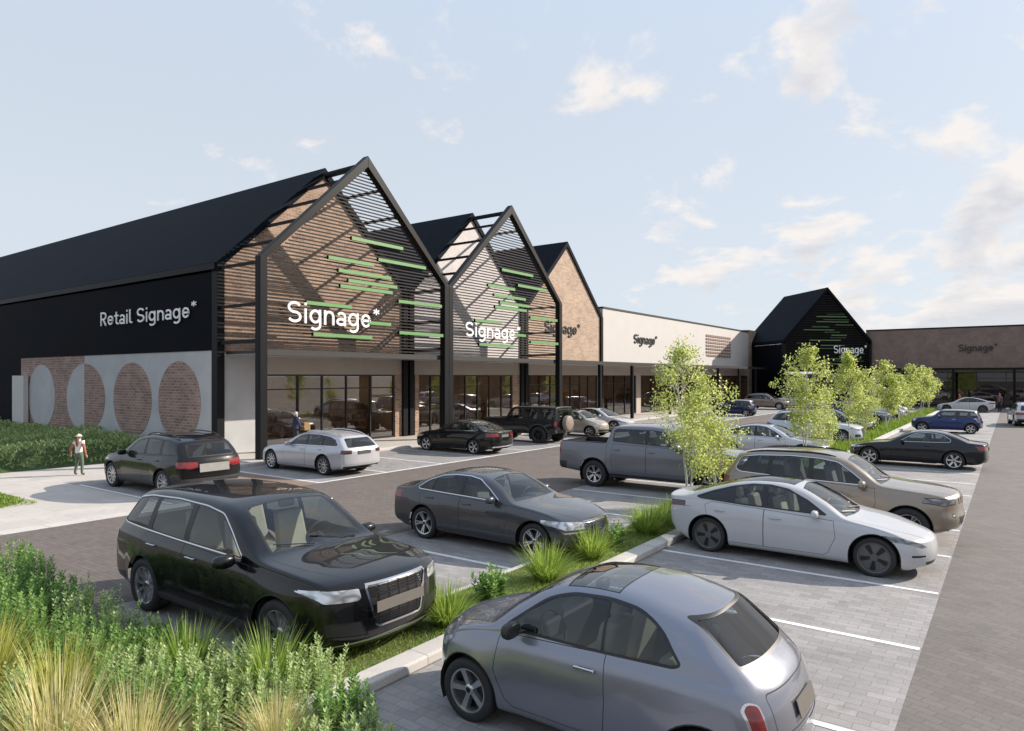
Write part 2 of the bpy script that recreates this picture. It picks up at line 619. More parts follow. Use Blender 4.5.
# ---------------------------------------------------------------- cars
def make_car(P, label, cat='car', group=None, name=None):
    L, W = P['L'], P['W'] / 2
    lod = P.get('lod', 0)
    zt, zb, wf, zlow = pchip(P['zt']), pchip(P['zb']), pchip(P['w']), pchip(P['zl'])
    tum, crown, rc = P.get('tum', 0.36), P.get('crown', 0.05), P.get('rc', 0.10)
    sidep = pchip(P.get('side', SIDE))
    ax, r = P['axles'], P['r']
    ra = P.get('ra', r + 0.055)
    flare = P.get('flare', 0.02)
    pf, pc, pe, Lf = pchip(P['pf']), P.get('pc', 0.30), P.get('pe', 2.6), P.get('Lf', 0.95)
    pr, rcv, re, Lr = pchip(P['pr']), P.get('rcv', 0.16), P.get('re', 3.0), P.get('Lr', 1.0)
    ef, er = P.get('ef', 0.09), P.get('er', 0.09)
    tf, tr = P.get('tf', 0.03), P.get('tr', 0.03)

    def endround(s, e):
        t = max(0.0, 1 - s / e)
        return e * (1 - math.sqrt(max(0.0, 1 - t * t)))
    tl = [0, .03, .08, .14, .22, .32, .42, .52, .62, .7, .77, .83, .88, .93, .97, 1.0] if lod < 2 else [0, .06, .14, .3, .5, .7, .83, .93, 1.0]
    nu = 7 if lod < 2 else 3
    nc = 6 if lod < 2 else 4
    ntp = 8 if lod < 2 else 4

    def section(s):
        e1, e2 = endround(s, ef), endround(L - s, er)
        w = wf(s) * W - e1 - e2
        z0 = zlow(s) + 0.5 * (e1 + e2)
        zT = zt(s) - endround(s, 0.06) * tf / 0.06 - endround(L - s, 0.06) * tr / 0.06
        zB = min(zb(s), zT - 0.016)
        out = []
        for t in tl:
            z = z0 + t * (zB - z0)
            y = w - sidep(t)
            for a in ax:
                q = abs(s - a) / (ra + 0.16)
                if q < 1:
                    zz = max(0.0, 1 - ((z - r) / (ra + 0.14)) ** 2) if z > r - 0.05 else 1
                    y += flare * (1 - q * q) ** 1.0 * zz
            out.append((y, z))
        A = Vector((out[-1][0], zB))
        h = zT - zB
        cr = min(crown, 0.5 * h)
        B = Vector((max(0.2, A.x - tum * (h - cr)), zT - cr))
        d = A - B
        rr = min(rc, 0.42 * d.length)
        B1 = B + d.normalized() * rr
        yb2 = B.x - min(0.16, max(rr, 0.03) * 1.3)
        tz = lambda y: zT - cr * (abs(y) / B.x) ** 2.0
        B2 = Vector((yb2, tz(yb2)))
        for k in range(1, nu + 1):
            t = k / nu
            q = A.lerp(B1, t)
            out.append((q.x + 0.016 * min(1, h / 0.4) * math.sin(math.pi * t), q.y))
        for k in range(1, nc + 1):
            t = k / nc
            q = B1 * (1 - t) ** 2 + B * 2 * t * (1 - t) + B2 * t * t
            out.append((q.x, q.y))
        for k in range(1, ntp + 1):
            y = yb2 * (1 - k / ntp)
            out.append((y, tz(y)))
        return out

    n = {0: 84, 1: 60, 2: 36}[lod]
    ss = sorted(set([round(i * L / n, 4) for i in range(n + 1)] + [v for q in (.004, .012, .024, .04, .06, .085) for v in (q, L - q)]))
    bm = bmesh.new()
    zl = bm.faces.layers.int.new('zone')
    nl = bm.verts.layers.float_vector.new('nrm')

    def deform(s, y, z):
        f = max(0.0, 1 - s / Lf) ** 2 * (pf(z) + pc * (abs(y) / W) ** pe)
        g = max(0.0, 1 - (L - s) / Lr) ** 2 * (pr(z) + rcv * (abs(y) / W) ** re)
        return Vector((L / 2 - (s + f - g), y, z))
    rows = []
    for s in ss:
        sec = section(s)
        K = len(sec)
        right = [bm.verts.new(deform(s, -y, z)) for y, z in sec[:-1]]
        top = bm.verts.new(deform(s, 0, sec[-1][1]))
        left = [bm.verts.new(deform(s, y, z)) for y, z in sec[:-1]]
        rows.append(right + [top] + left[::-1])
    for a, b in zip(rows, rows[1:]):
        for k in range(len(a) - 1):
            bm.faces.new((a[k], a[k + 1], b[k + 1], b[k]))
    J = 9 if lod < 2 else 5
    for ring, s, flip in ((rows[0], 0, False), (rows[-1], L, True)):
        sec = section(s)
        K = len(sec)
        grid = []
        for k in range(K - 1):
            y, z = sec[k]
            g = [ring[k]]
            for j in range(-J + 1, J):
                g.append(bm.verts.new(deform(s, y * j / J, z)))
            g.append(ring[2 * K - 2 - k])
            grid.append(g)
        for a, b in zip(grid, grid[1:]):
            for j in range(2 * J):
                q = (a[j], a[j + 1], b[j + 1], b[j])
                bm.faces.new(q[::-1] if flip is False else q)
        for j in range(2 * J):
            q = (grid[-1][j], grid[-1][j + 1], ring[K - 1])
            bm.faces.new(q[::-1] if flip is False else q)
    bmesh.ops.recalc_face_normals(bm, faces=bm.faces)
    if sum(f.normal.z * f.calc_area() for f in bm.faces if f.calc_center_median().z > 0.9) < 0:
        bmesh.ops.reverse_faces(bm, faces=bm.faces)
    bm.normal_update()
    for v in bm.verts:
        v[nl] = v.normal
    from mathutils.bvhtree import BVHTree
    bvh = BVHTree.FromBMesh(bm)
    X = lambda s: L / 2 - s
    def side_y(s, z):
        h = bvh.ray_cast(Vector((X(s), 3, z)), Vector((0, -1, 0)))
        return h[0].y if h[0] else W
    def end_x(y, z, rear=False):
        h = bvh.ray_cast(Vector((-6 if rear else 6, y, z)), Vector((1 if rear else -1, 0, 0)))
        return h[0].x if h[0] else (-L / 2 if rear else L / 2)
    def top_z(s, y):
        h = bvh.ray_cast(Vector((X(s), y, 4)), Vector((0, 0, -1)))
        return h[0].z if h[0] else 1.0
    nrm = lambda f: f.normal
    SD = lambda f: abs(f.normal.y) > 0.25 and f[zl] == 0
    ZONES = ['paint', 'trim', 'gap', 'clad', 'chrome', 'second']
    zid = {k: i for i, k in enumerate(ZONES)}
    parts = {}
    def zone_of(nm):
        if nm not in zid:
            zid[nm] = len(zid)
        return zid[nm]
    sx = lambda poly: [(X(s), z) for s, z in poly]
    # wheel arches
    def arch(s, rad):
        return [(X(s) + rad * math.cos(a), r + rad * math.sin(a)) for a in [math.pi * k / 18 for k in range(19)]] + [(X(s) - rad, -0.3), (X(s) + rad, -0.3)]
    # cladding along the sills and arches
    if 'sill' in P:
        a, b, z = P['sill']
        cut(bm, zl, 'y', sx([(a, -0.2), (b, -0.2), (b, z), (a, z)]), SD, zid['clad'])
    AR = lambda f: abs(f.center.y if hasattr(f, 'center') else f.calc_center_median().y) > 0.5 * W and abs(f.normal.y) > 0.12
    for a in ax:
        if 'arch_clad' in P:
            cut(bm, zl, 'y', arch(a, ra + P['arch_clad']), AR, zid['clad'])
        else:
            cut(bm, zl, 'y', arch(a, ra + 0.012), AR, zid['trim'])
        dead = cut(bm, zl, 'y', arch(a, ra), AR, 99)
        bmesh.ops.delete(bm, geom=[f for f in dead if f.is_valid], context='FACES')
    # side glass
    for dlo in P.get('dlo', []):
        poly = rounded(sx(dlo['poly']), dlo.get('r', 0.06))
        band = dlo.get('band', 0.022)
        ring = dlo.get('ring', 'trim')
        UP = lambda f: f.normal.y ** 2 > 0.15 and f[zl] == 0
        cut(bm, zl, 'y', inset(poly, -dlo.get('outer', 0.014)), UP, zid[ring])
        cut(bm, zl, 'y', poly, lambda f: f.normal.y ** 2 > 0.15 and f[zl] == zid[ring], zid['trim'])
        inner = inset(poly, 0.016)
        cuts = [(-99, -99, 0)] + dlo.get('pillars', []) + [(99, 99, 0)]
        for (s0, s1, w0), (t0, t1, w1) in zip(cuts, cuts[1:]):
            pane = inner
            # x falls as s grows: keep s between the two pillars
            if s0 > -90:
                pane = clip(pane, (X(s0 + w0 / 2), 0.8), (X(s1 + w0 / 2), 1.6)) if True else pane
            if t0 < 90:
                pane = clip(pane, (X(t1 - w1 / 2), 1.6), (X(t0 - w1 / 2), 0.8))
            if len(pane) > 2:
                nmz = zone_of('window' if t0 < P.get('tint_from', 99) else 'window')
                cut(bm, zl, 'y', pane, lambda f: f.normal.y ** 2 > 0.15 and f[zl] == zid['trim'], nmz)
    PRED = {'top': lambda f: f.normal.z > 0.12, 'front': lambda f: f.normal.x > 0.10, 'rear': lambda f: f.normal.x < -0.10, 'side': lambda f: abs(f.normal.y) > 0.25}
    AXN = {'top': 'z', 'front': 'x', 'rear': 'x', 'side': 'y'}
    for ft in P.get('feat', []):
        view, zn, poly = ft[0], ft[1], ft[2]
        opt = ft[3] if len(ft) > 3 else {}
        if opt.get('r'):
            poly = rounded(poly, opt['r'])
        over = [zid.get(k, -1) for k in opt.get('over', ['paint'])]
        smax = opt.get('smax', 99)
        smin = opt.get('smin', -99)
        for mir in ((1, -1) if opt.get('mirror') else (1,)):
            if view in ('top', 'side'):
                pl = [(X(s), q * mir if view == 'top' else q) for s, q in poly]
            else:
                pl = [(y * mir, z) for y, z in poly]
            base = PRED[view]
            pred = lambda f: base(f) and f[zl] in over and smin < L / 2 - f.calc_center_median().x < smax
            bd = opt.get('band', 0)
            if bd:
                cut(bm, zl, AXN[view], pl, pred, zone_of(opt.get('ring', 'trim')))
                over2 = zid[opt.get('ring', 'trim')]
                cut(bm, zl, AXN[view], inset(pl, bd), lambda f: base(f) and f[zl] == over2 and smin < L / 2 - f.calc_center_median().x < smax, zone_of(zn))
            else:
                cut(bm, zl, AXN[view], pl, pred, zone_of(zn))
    # seams of the bonnet and the boot
    for view, pts in P.get('seams', []):
        for (p, q) in zip(pts, pts[1:]):
            for mir in ((1, -1) if view != 'side' else (1,)):
                a = Vector((X(p[0]) if view in ('top', 'side') else p[0] * mir, p[1] * (mir if view == 'top' else 1)))
                b = Vector((X(q[0]) if view in ('top', 'side') else q[0] * mir, q[1] * (mir if view == 'top' else 1)))
                d = (b - a).normalized()
                nn = Vector((-d.y, d.x)) * 0.0045
                base = PRED[view]
                cut(bm, zl, AXN[view], [tuple(a + nn), tuple(b + nn), tuple(b - nn), tuple(a - nn)], lambda f: base(f) and f[zl] == 0, zid['gap'])
    # doors
    nd = 0
    for dr in P.get('doors', []):
        poly = sx(dr['poly'])
        dz = zone_of('door%d' % nd)
        nd += 1
        keep = (0, zid['clad'])
        cut(bm, zl, 'y', inset(poly, -0.0035), SD, zid['gap'])
        cut(bm, zl, 'y', inset(poly, 0.0035), lambda f: abs(f.normal.y) > 0.25 and f[zl] == zid['gap'], dz)
    if 'bed' in P:
        s0, s1, yb, zf_ = P['bed']
        dead = cut(bm, zl, 'z', [(X(s0), -yb), (X(s1), -yb), (X(s1), yb), (X(s0), yb)], lambda f: f.normal.z > 0.5 and f[zl] == 0, 98)
        bmesh.ops.delete(bm, geom=[f for f in dead if f.is_valid], context='FACES')
    # ------------------------------------------------------------ out to objects
    nm = name or P.get('name', 'parked_car')
    root = empty(nm, (0, 0, 0), 0, label, cat, group)
    body_m = P['paint']
    mats = [body_m, M['trim'], M['gap'], M['clad'], M['chrome'], P.get('second', M['trim'])]
    byz = {}
    for f in bm.faces:
        byz.setdefault(f[zl], []).append(f)
    bf = [f for z in range(6) for f in byz.get(z, [])]
    body = faces_obj('body', bf, nl, mats, root, zl, lambda z: z)
    G = P.get('glass', {})
    KIND = {'window': ('window', G.get('side', M['glass']), -0.004), 'windscreen': ('windscreen', G.get('front', M['screen_glass']), -0.003),
            'rear_window': ('rear_window', G.get('rear', M['glass']), -0.004), 'sunroof': ('sunroof', G.get('roof', M['dark_glass']), -0.002),
            'headlight': ('headlight', P.get('lamp', M['lamp']), 0.002), 'tail_light': ('tail_light', P.get('tail', M['red_lens']), 0.003),
            'grille': ('grille', M['trim'], -0.012), 'grille_bar': ('grille_bar', P.get('bar_mat', M['chrome']), 0.002), 'air_intake': ('air_intake', M['trim'], -0.008), 'fog_light': ('fog_light', M['lamp'], 0.002),
            'number_plate': ('number_plate', M['plate'], 0.008), 'bumper_trim': ('bumper_trim', P.get('bumper_mat', M['clad']), 0.004), 'tail_panel': ('tail_panel', M['dark_lens'], 0.002),
            'roof_panel': ('roof_panel', P.get('roof_mat', M['trim']), 0.0), 'bonnet_stripe': ('bonnet_stripe', M['alloy'], 0.001), 'tailgate': ('tailgate', body_m, 0.0),
            'skid_plate': ('skid_plate', M['alloy'], 0.004)}
    doors = {}
    grille = None
    for zname, z in zid.items():
        if z < 6 or z not in byz:
            continue
        if zname.startswith('door'):
            for isl in islands(byz[z]):
                if sum(f.calc_area() for f in isl) < 0.05:
                    faces_obj('body_trim', isl, nl, [body_m], body)
                    continue
                side = 1 if sum(f.calc_center_median().y for f in isl) > 0 else -1
                d = faces_obj('door', isl, nl, [body_m], root)
                doors[(int(zname[4:]), side)] = d
            continue
        pn, pm, off = KIND[zname]
        if zname in ('grille', 'grille_bar'):
            o = faces_obj(pn, byz[z], nl, [pm], root, off=off)
        else:
            for isl in islands(byz[z]):
                if sum(f.calc_area() for f in isl) < (4e-4 if lod < 2 else 3e-3):
                    continue
                faces_obj(pn, isl, nl, [pm], root, off=off)
    bm.free()
    if 'bed' in P:
        bb = MB()
        zt_ = 1.355
        bb.add([(X(s0), -yb, zt_), (X(s1), -yb, zt_), (X(s1), yb, zt_), (X(s0), yb, zt_), (X(s0), -yb, zf_), (X(s1), -yb, zf_), (X(s1), yb, zf_), (X(s0), yb, zf_)],
               [(0, 1, 5, 4), (1, 2, 6, 5), (2, 3, 7, 6), (3, 0, 4, 7), (4, 5, 6, 7)])
        for sg in (1, -1):
            bb.box(X(s0), X(s1), sg * (yb - .01), sg * (yb + .07), zt_ + .004, zt_ + .022)
        bb.obj('cargo_bed', M['trim'], root)
    # underbody, wheel wells and cabin floor
    ub = MB()
    zf = min(k[1] for k in P['zl']) + 0.05
    w0 = W - 0.16
    ub.box(X(0.25), X(L - 0.25), -w0 + 0.2, w0 - 0.2, zf, zf + 0.02)
    ub.box(X(ax[0] + ra), X(ax[1] - ra), -w0, w0, zf + 0.005, zf + 0.035)
    for a in ax:
        for sgn in (1, -1):
            arc = [(X(a) + (ra + 0.02) * math.cos(t), r + (ra + 0.02) * math.sin(t)) for t in [math.pi * (k / 12 * 1.3 - 0.15) for k in range(13)]]
            y0, y1 = sgn * (W - 0.02 - P.get('well', 0.05)), sgn * (W - 0.42)
            vs = [(x, y0, z) for x, z in arc] + [(x, y1, z) for x, z in arc]
            m_ = len(arc)
            ub.add(vs, [(k, k + 1, m_ + k + 1, m_ + k) for k in range(m_ - 1)] + [tuple(range(m_, 2 * m_))])
    for s0, s1, y1, z0, z1 in P.get('floors', []):
        ub.box(X(s0), X(s1), -y1, y1, z0, z1)
    ub.obj('underbody', M['cabin'], root)
    # wheels
    tyre, rim = wheel_meshes(r, P.get('rr', r * 0.68), P.get('tw', 0.235), P.get('rim', 'spoke'), P.get('spokes', 5), P.get('rim_mat', M['alloy']))
    for a in ax:
        for sgn in (1, -1):
            y = sgn * (W + P.get('track', 0.0) - P.get('tw', 0.235) / 2 - 0.025)
            w = bpy.data.objects.new('wheel', None)
            w.empty_display_size = 0.2
            w.location = (X(a), y, r)
            w.rotation_euler = (0, 0, 0 if sgn > 0 else math.pi)
            link(w, root)
            link(bpy.data.objects.new('tyre', tyre), w)
            ro = link(bpy.data.objects.new('rim', rim), w)
            ro.rotation_euler = (0, P.get('spin', 0.3) + a * 1.7, 0)
    # door handles
    for (di, s, z, mt) in P.get('handles', []):
        for sgn in (1, -1):
            y = side_y(s, z)
            hb = MB()
            x = X(s)
            hb.box(x - 0.10, x + 0.10, sgn * (y + 0.012), sgn * (y + 0.034), z - 0.014, z + 0.014)
            hb.box(x - 0.095, x - 0.06, sgn * (y - 0.01), sgn * (y + 0.014), z - 0.01, z + 0.01)
            hb.box(x + 0.06, x + 0.095, sgn * (y - 0.01), sgn * (y + 0.014), z - 0.01, z + 0.01)
            hb.obj('handle', mt or body_m, doors.get((di, sgn), body), smooth=40, bevel=0.008)
    # mirrors
    if 'mirror' in P:
        s, z, mt = P['mirror'][:3]
        k = P['mirror'][3] if len(P['mirror']) > 3 else 1.0
        for sgn in (1, -1):
            y = side_y(s, z)
            mb = MB()
            vs, fs = [], []
            nu_, nv_ = 12, 8
            for i in range(nv_ + 1):
                ph = math.pi * i / nv_
                for j in range(nu_):
                    th_ = 2 * math.pi * j / nu_
                    sg = lambda q: math.copysign(abs(q) ** 0.7, q)
                    px = 0.085 * k * sg(math.sin(ph) * math.cos(th_))
                    px = px * (1.0 if px > 0 else 0.35)
                    vs.append((X(s) + px, sgn * (y + 0.14 * k + 0.12 * k * sg(math.cos(ph)) ), z + 0.07 + 0.075 * k * sg(math.sin(ph) * math.sin(th_))))
            for i in range(nv_):
                for j in range(nu_):
                    q = (i * nu_ + j, i * nu_ + (j + 1) % nu_, (i + 1) * nu_ + (j + 1) % nu_, (i + 1) * nu_ + j)
                    fs.append(q if sgn > 0 else q[::-1])
            mb.add(vs, fs)
            mo = mb.obj('mirror', mt or body_m, root, smooth=60)
            m2 = MB()
            m2.bar((X(s), sgn * (y - 0.04), z + 0.02), (X(s), sgn * (y + 0.08 * k), z + 0.04), 0.07, 0.03)
            m2.obj('mirror_arm', M['trim'], mo, bevel=0.008)
    # cabin
    if 'cabin' in P:
        C_ = P['cabin']
        sm = C_.get('mat', M['seat_grey'])
        zs, sf = C_['z'], C_['front']
        db = MB()
        d0, d1, dz = C_['dash']
        soft_box(db, X(d1), X(d0), -W + 0.2, W - 0.2, zf + 0.05, dz, 0.05, 0.03)
        soft_box(db, X(d1) - 0.08, X(d0) - 0.16, 0.12, 0.5, dz - 0.12, dz + 0.045, 0.08, 0.03)
        db.obj('dashboard', M['cabin'], root, bevel=0.04)
        rowsx = [sf] + ([C_['back']] if 'back' in C_ else [])
        for i, s in enumerate(rowsx):
            zs = C_['z'] if i == 0 else C_.get('back_z', C_['z'])
            for sgn in (1, -1):
                yc = sgn * (C_.get('y', 0.37))
                sb = MB()
                soft_box(sb, X(s) - 0.02, X(s) + 0.5, yc - 0.25, yc + 0.25, zs - 0.2, zs, 0, 0.02)
                soft_box(sb, X(s) - 0.08, X(s) + 0.08, yc - 0.24, yc + 0.24, zs - 0.1, zs + 0.58, -0.16, 0.04)
                soft_box(sb, X(s) - 0.22, X(s) - 0.12, yc - 0.13, yc + 0.13, zs + 0.61, zs + 0.80, -0.03, 0.02)
                sb.obj('seat', sm, root, smooth=60, bevel=0.045, seg=3)
        zs = C_['z']
        sw = MB()
        ys = C_.get('y', 0.37)
        pts = []
        for k in range(19):
            a = 2 * math.pi * k / 18
            pts.append((X(sf) + 0.52 + 0.07 * math.sin(a), ys + 0.185 * math.cos(a), zs + 0.32 + 0.175 * math.sin(a)))
        sw.tube(pts, 0.016, 6, caps=False)
        sw.bar(pts[0], pts[9], 0.03, 0.02)
        sw.bar((X(sf) + 0.52, ys, zs + 0.32), (X(sf) + 0.8, ys, zs + 0.2), 0.05, 0.05)
        sw.obj('steering_wheel', M['cabin'], root, smooth=50)
    # plates
    for rear, y, z, w_, h_, mt in P.get('plates', []):
        x = end_x(y, z, rear)
        x1 = end_x(y, z + h_ * 0.5, rear)
        x2 = end_x(y, z - h_ * 0.5, rear)
        xo = (min(x1, x2) - 0.012) if rear else (max(x1, x2) + 0.012)
        pb = MB()
        pb.prism([(y - w_ / 2, z - h_ / 2), (y + w_ / 2, z - h_ / 2), (y + w_ / 2, z + h_ / 2), (y - w_ / 2, z + h_ / 2)],
                 lambda p, t: ((x2 if p[1] < z else x1) + (-1 if rear else 1) * (0.012 + 0.008 * t), p[0], p[1]))
        pb.obj('number_plate', mt, root)
    # roof rails
    if 'rails' in P:
        s0, s1, y, mt = P['rails'][:4]
        rh = P['rails'][4] if len(P['rails']) > 4 else .055
        for sgn in (1, -1):
            rb = MB()
            pts = []
            for k in range(13):
                s = s0 + (s1 - s0) * k / 12
                e = rh * (1 - abs(k / 6 - 1) ** 8) + 0.0
                pts.append((X(s), sgn * y, top_z(s, y) + e - 0.004))
            rb.tube(pts, 0.017, 6)
            rb.obj('roof_rail', mt, root, smooth=50)
    # wipers
    for (p, q) in P.get('wipers', []):
        wb = MB()
        a = (X(p[0]), p[1], top_z(*p) + 0.012)
        b = (X(q[0]), q[1], top_z(*q) + 0.012)
        md = (X((p[0] + q[0]) / 2), (p[1] + q[1]) / 2, top_z((p[0] + q[0]) / 2, (p[1] + q[1]) / 2) + 0.016)
        wb.tube([a, md, b], 0.008, 5)
        wb.obj('wiper', M['trim'], root)
    for nm_, mt, fn in P.get('extra', []):
        eb = MB()
        fn(eb, dict(X=X, W=W, L=L, side_y=side_y, end_x=end_x, top_z=top_z))
        eb.obj(nm_, mt, root, smooth=40, bevel=P.get('extra_bevel', 0.006))
    return root

def place(root, x, y, rz):
    root.location = (x, y, 0)
    root.rotation_euler = (0, 0, rz)
    return root
# ---------------------------------------------------------------- the kinds of car in the car park
PT = {
    'black': paint('black_paint', (0.003, 0.003, 0.004), 0.0, 0.3),
    'dark_grey': paint('dark_grey_paint', (0.075, 0.076, 0.082), 0.55, 0.28),
    'slate': paint('slate_blue_paint', (0.23, 0.24, 0.285), 0.6, 0.22),
    'truck_grey': paint('truck_grey_paint', (0.16, 0.16, 0.18), 0.3, 0.32),
    'white': paint('white_paint', (0.46, 0.46, 0.475), 0.0, 0.28),
    'tan': paint('tan_paint', (0.27, 0.225, 0.185), 0.5, 0.3),
    'silver': paint('silver_paint', (0.5, 0.5, 0.53), 0.4, 0.32),
    'blue': paint('blue_paint', (0.012, 0.028, 0.12), 0.2, 0.26),
    'navy': paint('navy_paint', (0.012, 0.02, 0.07), 0.2, 0.26),
    'champagne': paint('champagne_paint', (0.42, 0.36, 0.30), 0.4, 0.3),
    'ice': paint('ice_white_paint', (0.55, 0.59, 0.66), 0.0, 0.3),
    'bronze': paint('bronze_paint', (0.24, 0.185, 0.16), 0.4, 0.3),
    'charcoal': paint('charcoal_paint', (0.02, 0.021, 0.024), 0.3, 0.28),
    'steel': paint('steel_blue_paint', (0.12, 0.14, 0.18), 0.4, 0.3),
    'jet': paint('jet_coupe_paint', (0.010, 0.011, 0.015), 0.1, 0.22),
}

M['dark_cap'] = plain('dark_wheel_cap', (0.11, 0.11, 0.115), 0.4, 0.4, var=0.08)
M['silver_panel'] = plain('silver_panel', (0.38, 0.37, 0.35), 0.35, 0.5, var=0.06)

def strip(z, y0, y1, h=0.006):
    return [(y0, z - h), (y1, z - h), (y1, z + h), (y0, z + h)]

SUV = dict(name='parked_car', L=5.06, W=1.98, axles=(0.98, 3.98), r=0.385, rr=0.262, tw=0.265, paint=PT['black'],
    zt=[(0, 1.0), (.08, 1.05), (.3, 1.09), (.8, 1.13), (1.25, 1.165), (1.40, 1.19), (1.8, 1.465), (2.15, 1.675), (2.45, 1.745), (3.1, 1.775), (3.9, 1.765), (4.6, 1.725), (5.06, 1.68)],
    zb=[(0, .93), (.3, 1.01), (.9, 1.055), (1.4, 1.085), (2.2, 1.11), (3.4, 1.135), (4.4, 1.16), (5.06, 1.17)],
    w=[(0, .93), (.3, .955), (.9, .985), (1.6, .995), (2.5, 1), (3.9, .995), (4.5, .975), (5.06, .935)],
    zl=[(0, .25), (.5, .23), (2.5, .25), (4.4, .26), (5.06, .34)],
    pf=[(.2, .15), (.36, .03), (.5, 0), (.95, .025), (1.08, .08)], pc=.33, pe=2.6, Lf=1.2,
    pr=[(.3, .10), (.5, .0), (.98, .02), (1.12, .07), (1.35, .28), (1.62, .50)], rcv=.2, Lr=1.7, er=.11, tum=.29, crown=.04, rc=.11, flare=.035, tf=.04,
    dlo=[dict(poly=[(1.70, 1.13), (2.03, 1.40), (2.30, 1.59), (2.7, 1.645), (3.4, 1.665), (4.1, 1.64), (4.46, 1.58), (4.70, 1.25), (4.64, 1.215), (3.2, 1.165)], ring='chrome', outer=.016, r=.07,
              pillars=[(2.98, 2.95, .12), (3.98, 3.86, .12)])],
    feat=[('top', 'windscreen', [(1.43, -.70), (1.37, -.35), (1.35, 0), (1.37, .35), (1.43, .70), (2.16, .60), (2.20, 0), (2.16, -.60)], dict(band=.03)),
          ('rear', 'rear_window', [(-.62, 1.16), (.62, 1.16), (.56, 1.56), (-.56, 1.56)], dict(r=.06, band=.02)),
          ('front', 'grille', [(-.45, 1.0), (-.47, .95), (-.36, .51), (-.31, .48), (.31, .48), (.36, .51), (.47, .95), (.45, 1.0)], dict(band=.024, ring='chrome')),
          ('front', 'headlight', [(.52, .86), (.56, .83), (.88, .84), (.955, .94), (.88, .975), (.54, .965)], dict(mirror=True, r=.02, smax=1.0)),
          ('front', 'air_intake', [(.44, .42), (.88, .46), (.88, .62), (.52, .60)], dict(mirror=True, smax=.8)),
          ('front', 'skid_plate', [(-.88, .34), (.88, .34), (.86, .43), (.42, .41), (-.42, .41), (-.86, .43)], dict(smax=1.1)),
          ('rear', 'tail_light', [(.60, .88), (.97, .90), (.97, 1.08), (.56, 1.06)], dict(mirror=True))]
         + [('front', 'grille_bar', strip(z, -.42, .42, .005), dict(over=['grille'])) for z in (.955, .92, .885, .85, .60, .57, .54, .51)]
         + [('front', 'grille_bar', [(y - .004, .48), (y + .004, .48), (y + .004, 1.0), (y - .004, 1.0)], dict(over=['grille'])) for y in (-.3, -.15, 0, .15, .3)],
    doors=[dict(poly=[(1.62, .50), (1.52, .80), (1.55, 1.07), (2.97, 1.13), (2.97, .42), (1.70, .42)]), dict(poly=[(2.98, .42), (2.98, 1.13), (3.95, 1.165), (4.05, 1.05), (3.90, .42)])],
    seams=[('top', [(.18, .55), (.8, .73), (1.36, .78)])],
    handles=[(0, 2.75, .98, M['chrome']), (1, 3.75, 1.01, M['chrome'])], mirror=(1.80, 1.05, None, 1.15), bar_mat=M['dark_alloy'],
    sill=(.9, 4.2, .40), cabin=dict(mat=M['beige'], z=.86, front=2.45, back=3.4, dash=(1.42, 1.78, 1.13)),
    plates=[(False, 0, .725, .74, .125, M['plate']), (True, 0, .88, .5, .12, M['plate'])],
    rim='spoke', spokes=10, rim_mat=M['alloy'], wipers=[((1.40, .55), (1.55, -.05)), ((1.40, -.1), (1.55, -.6))])

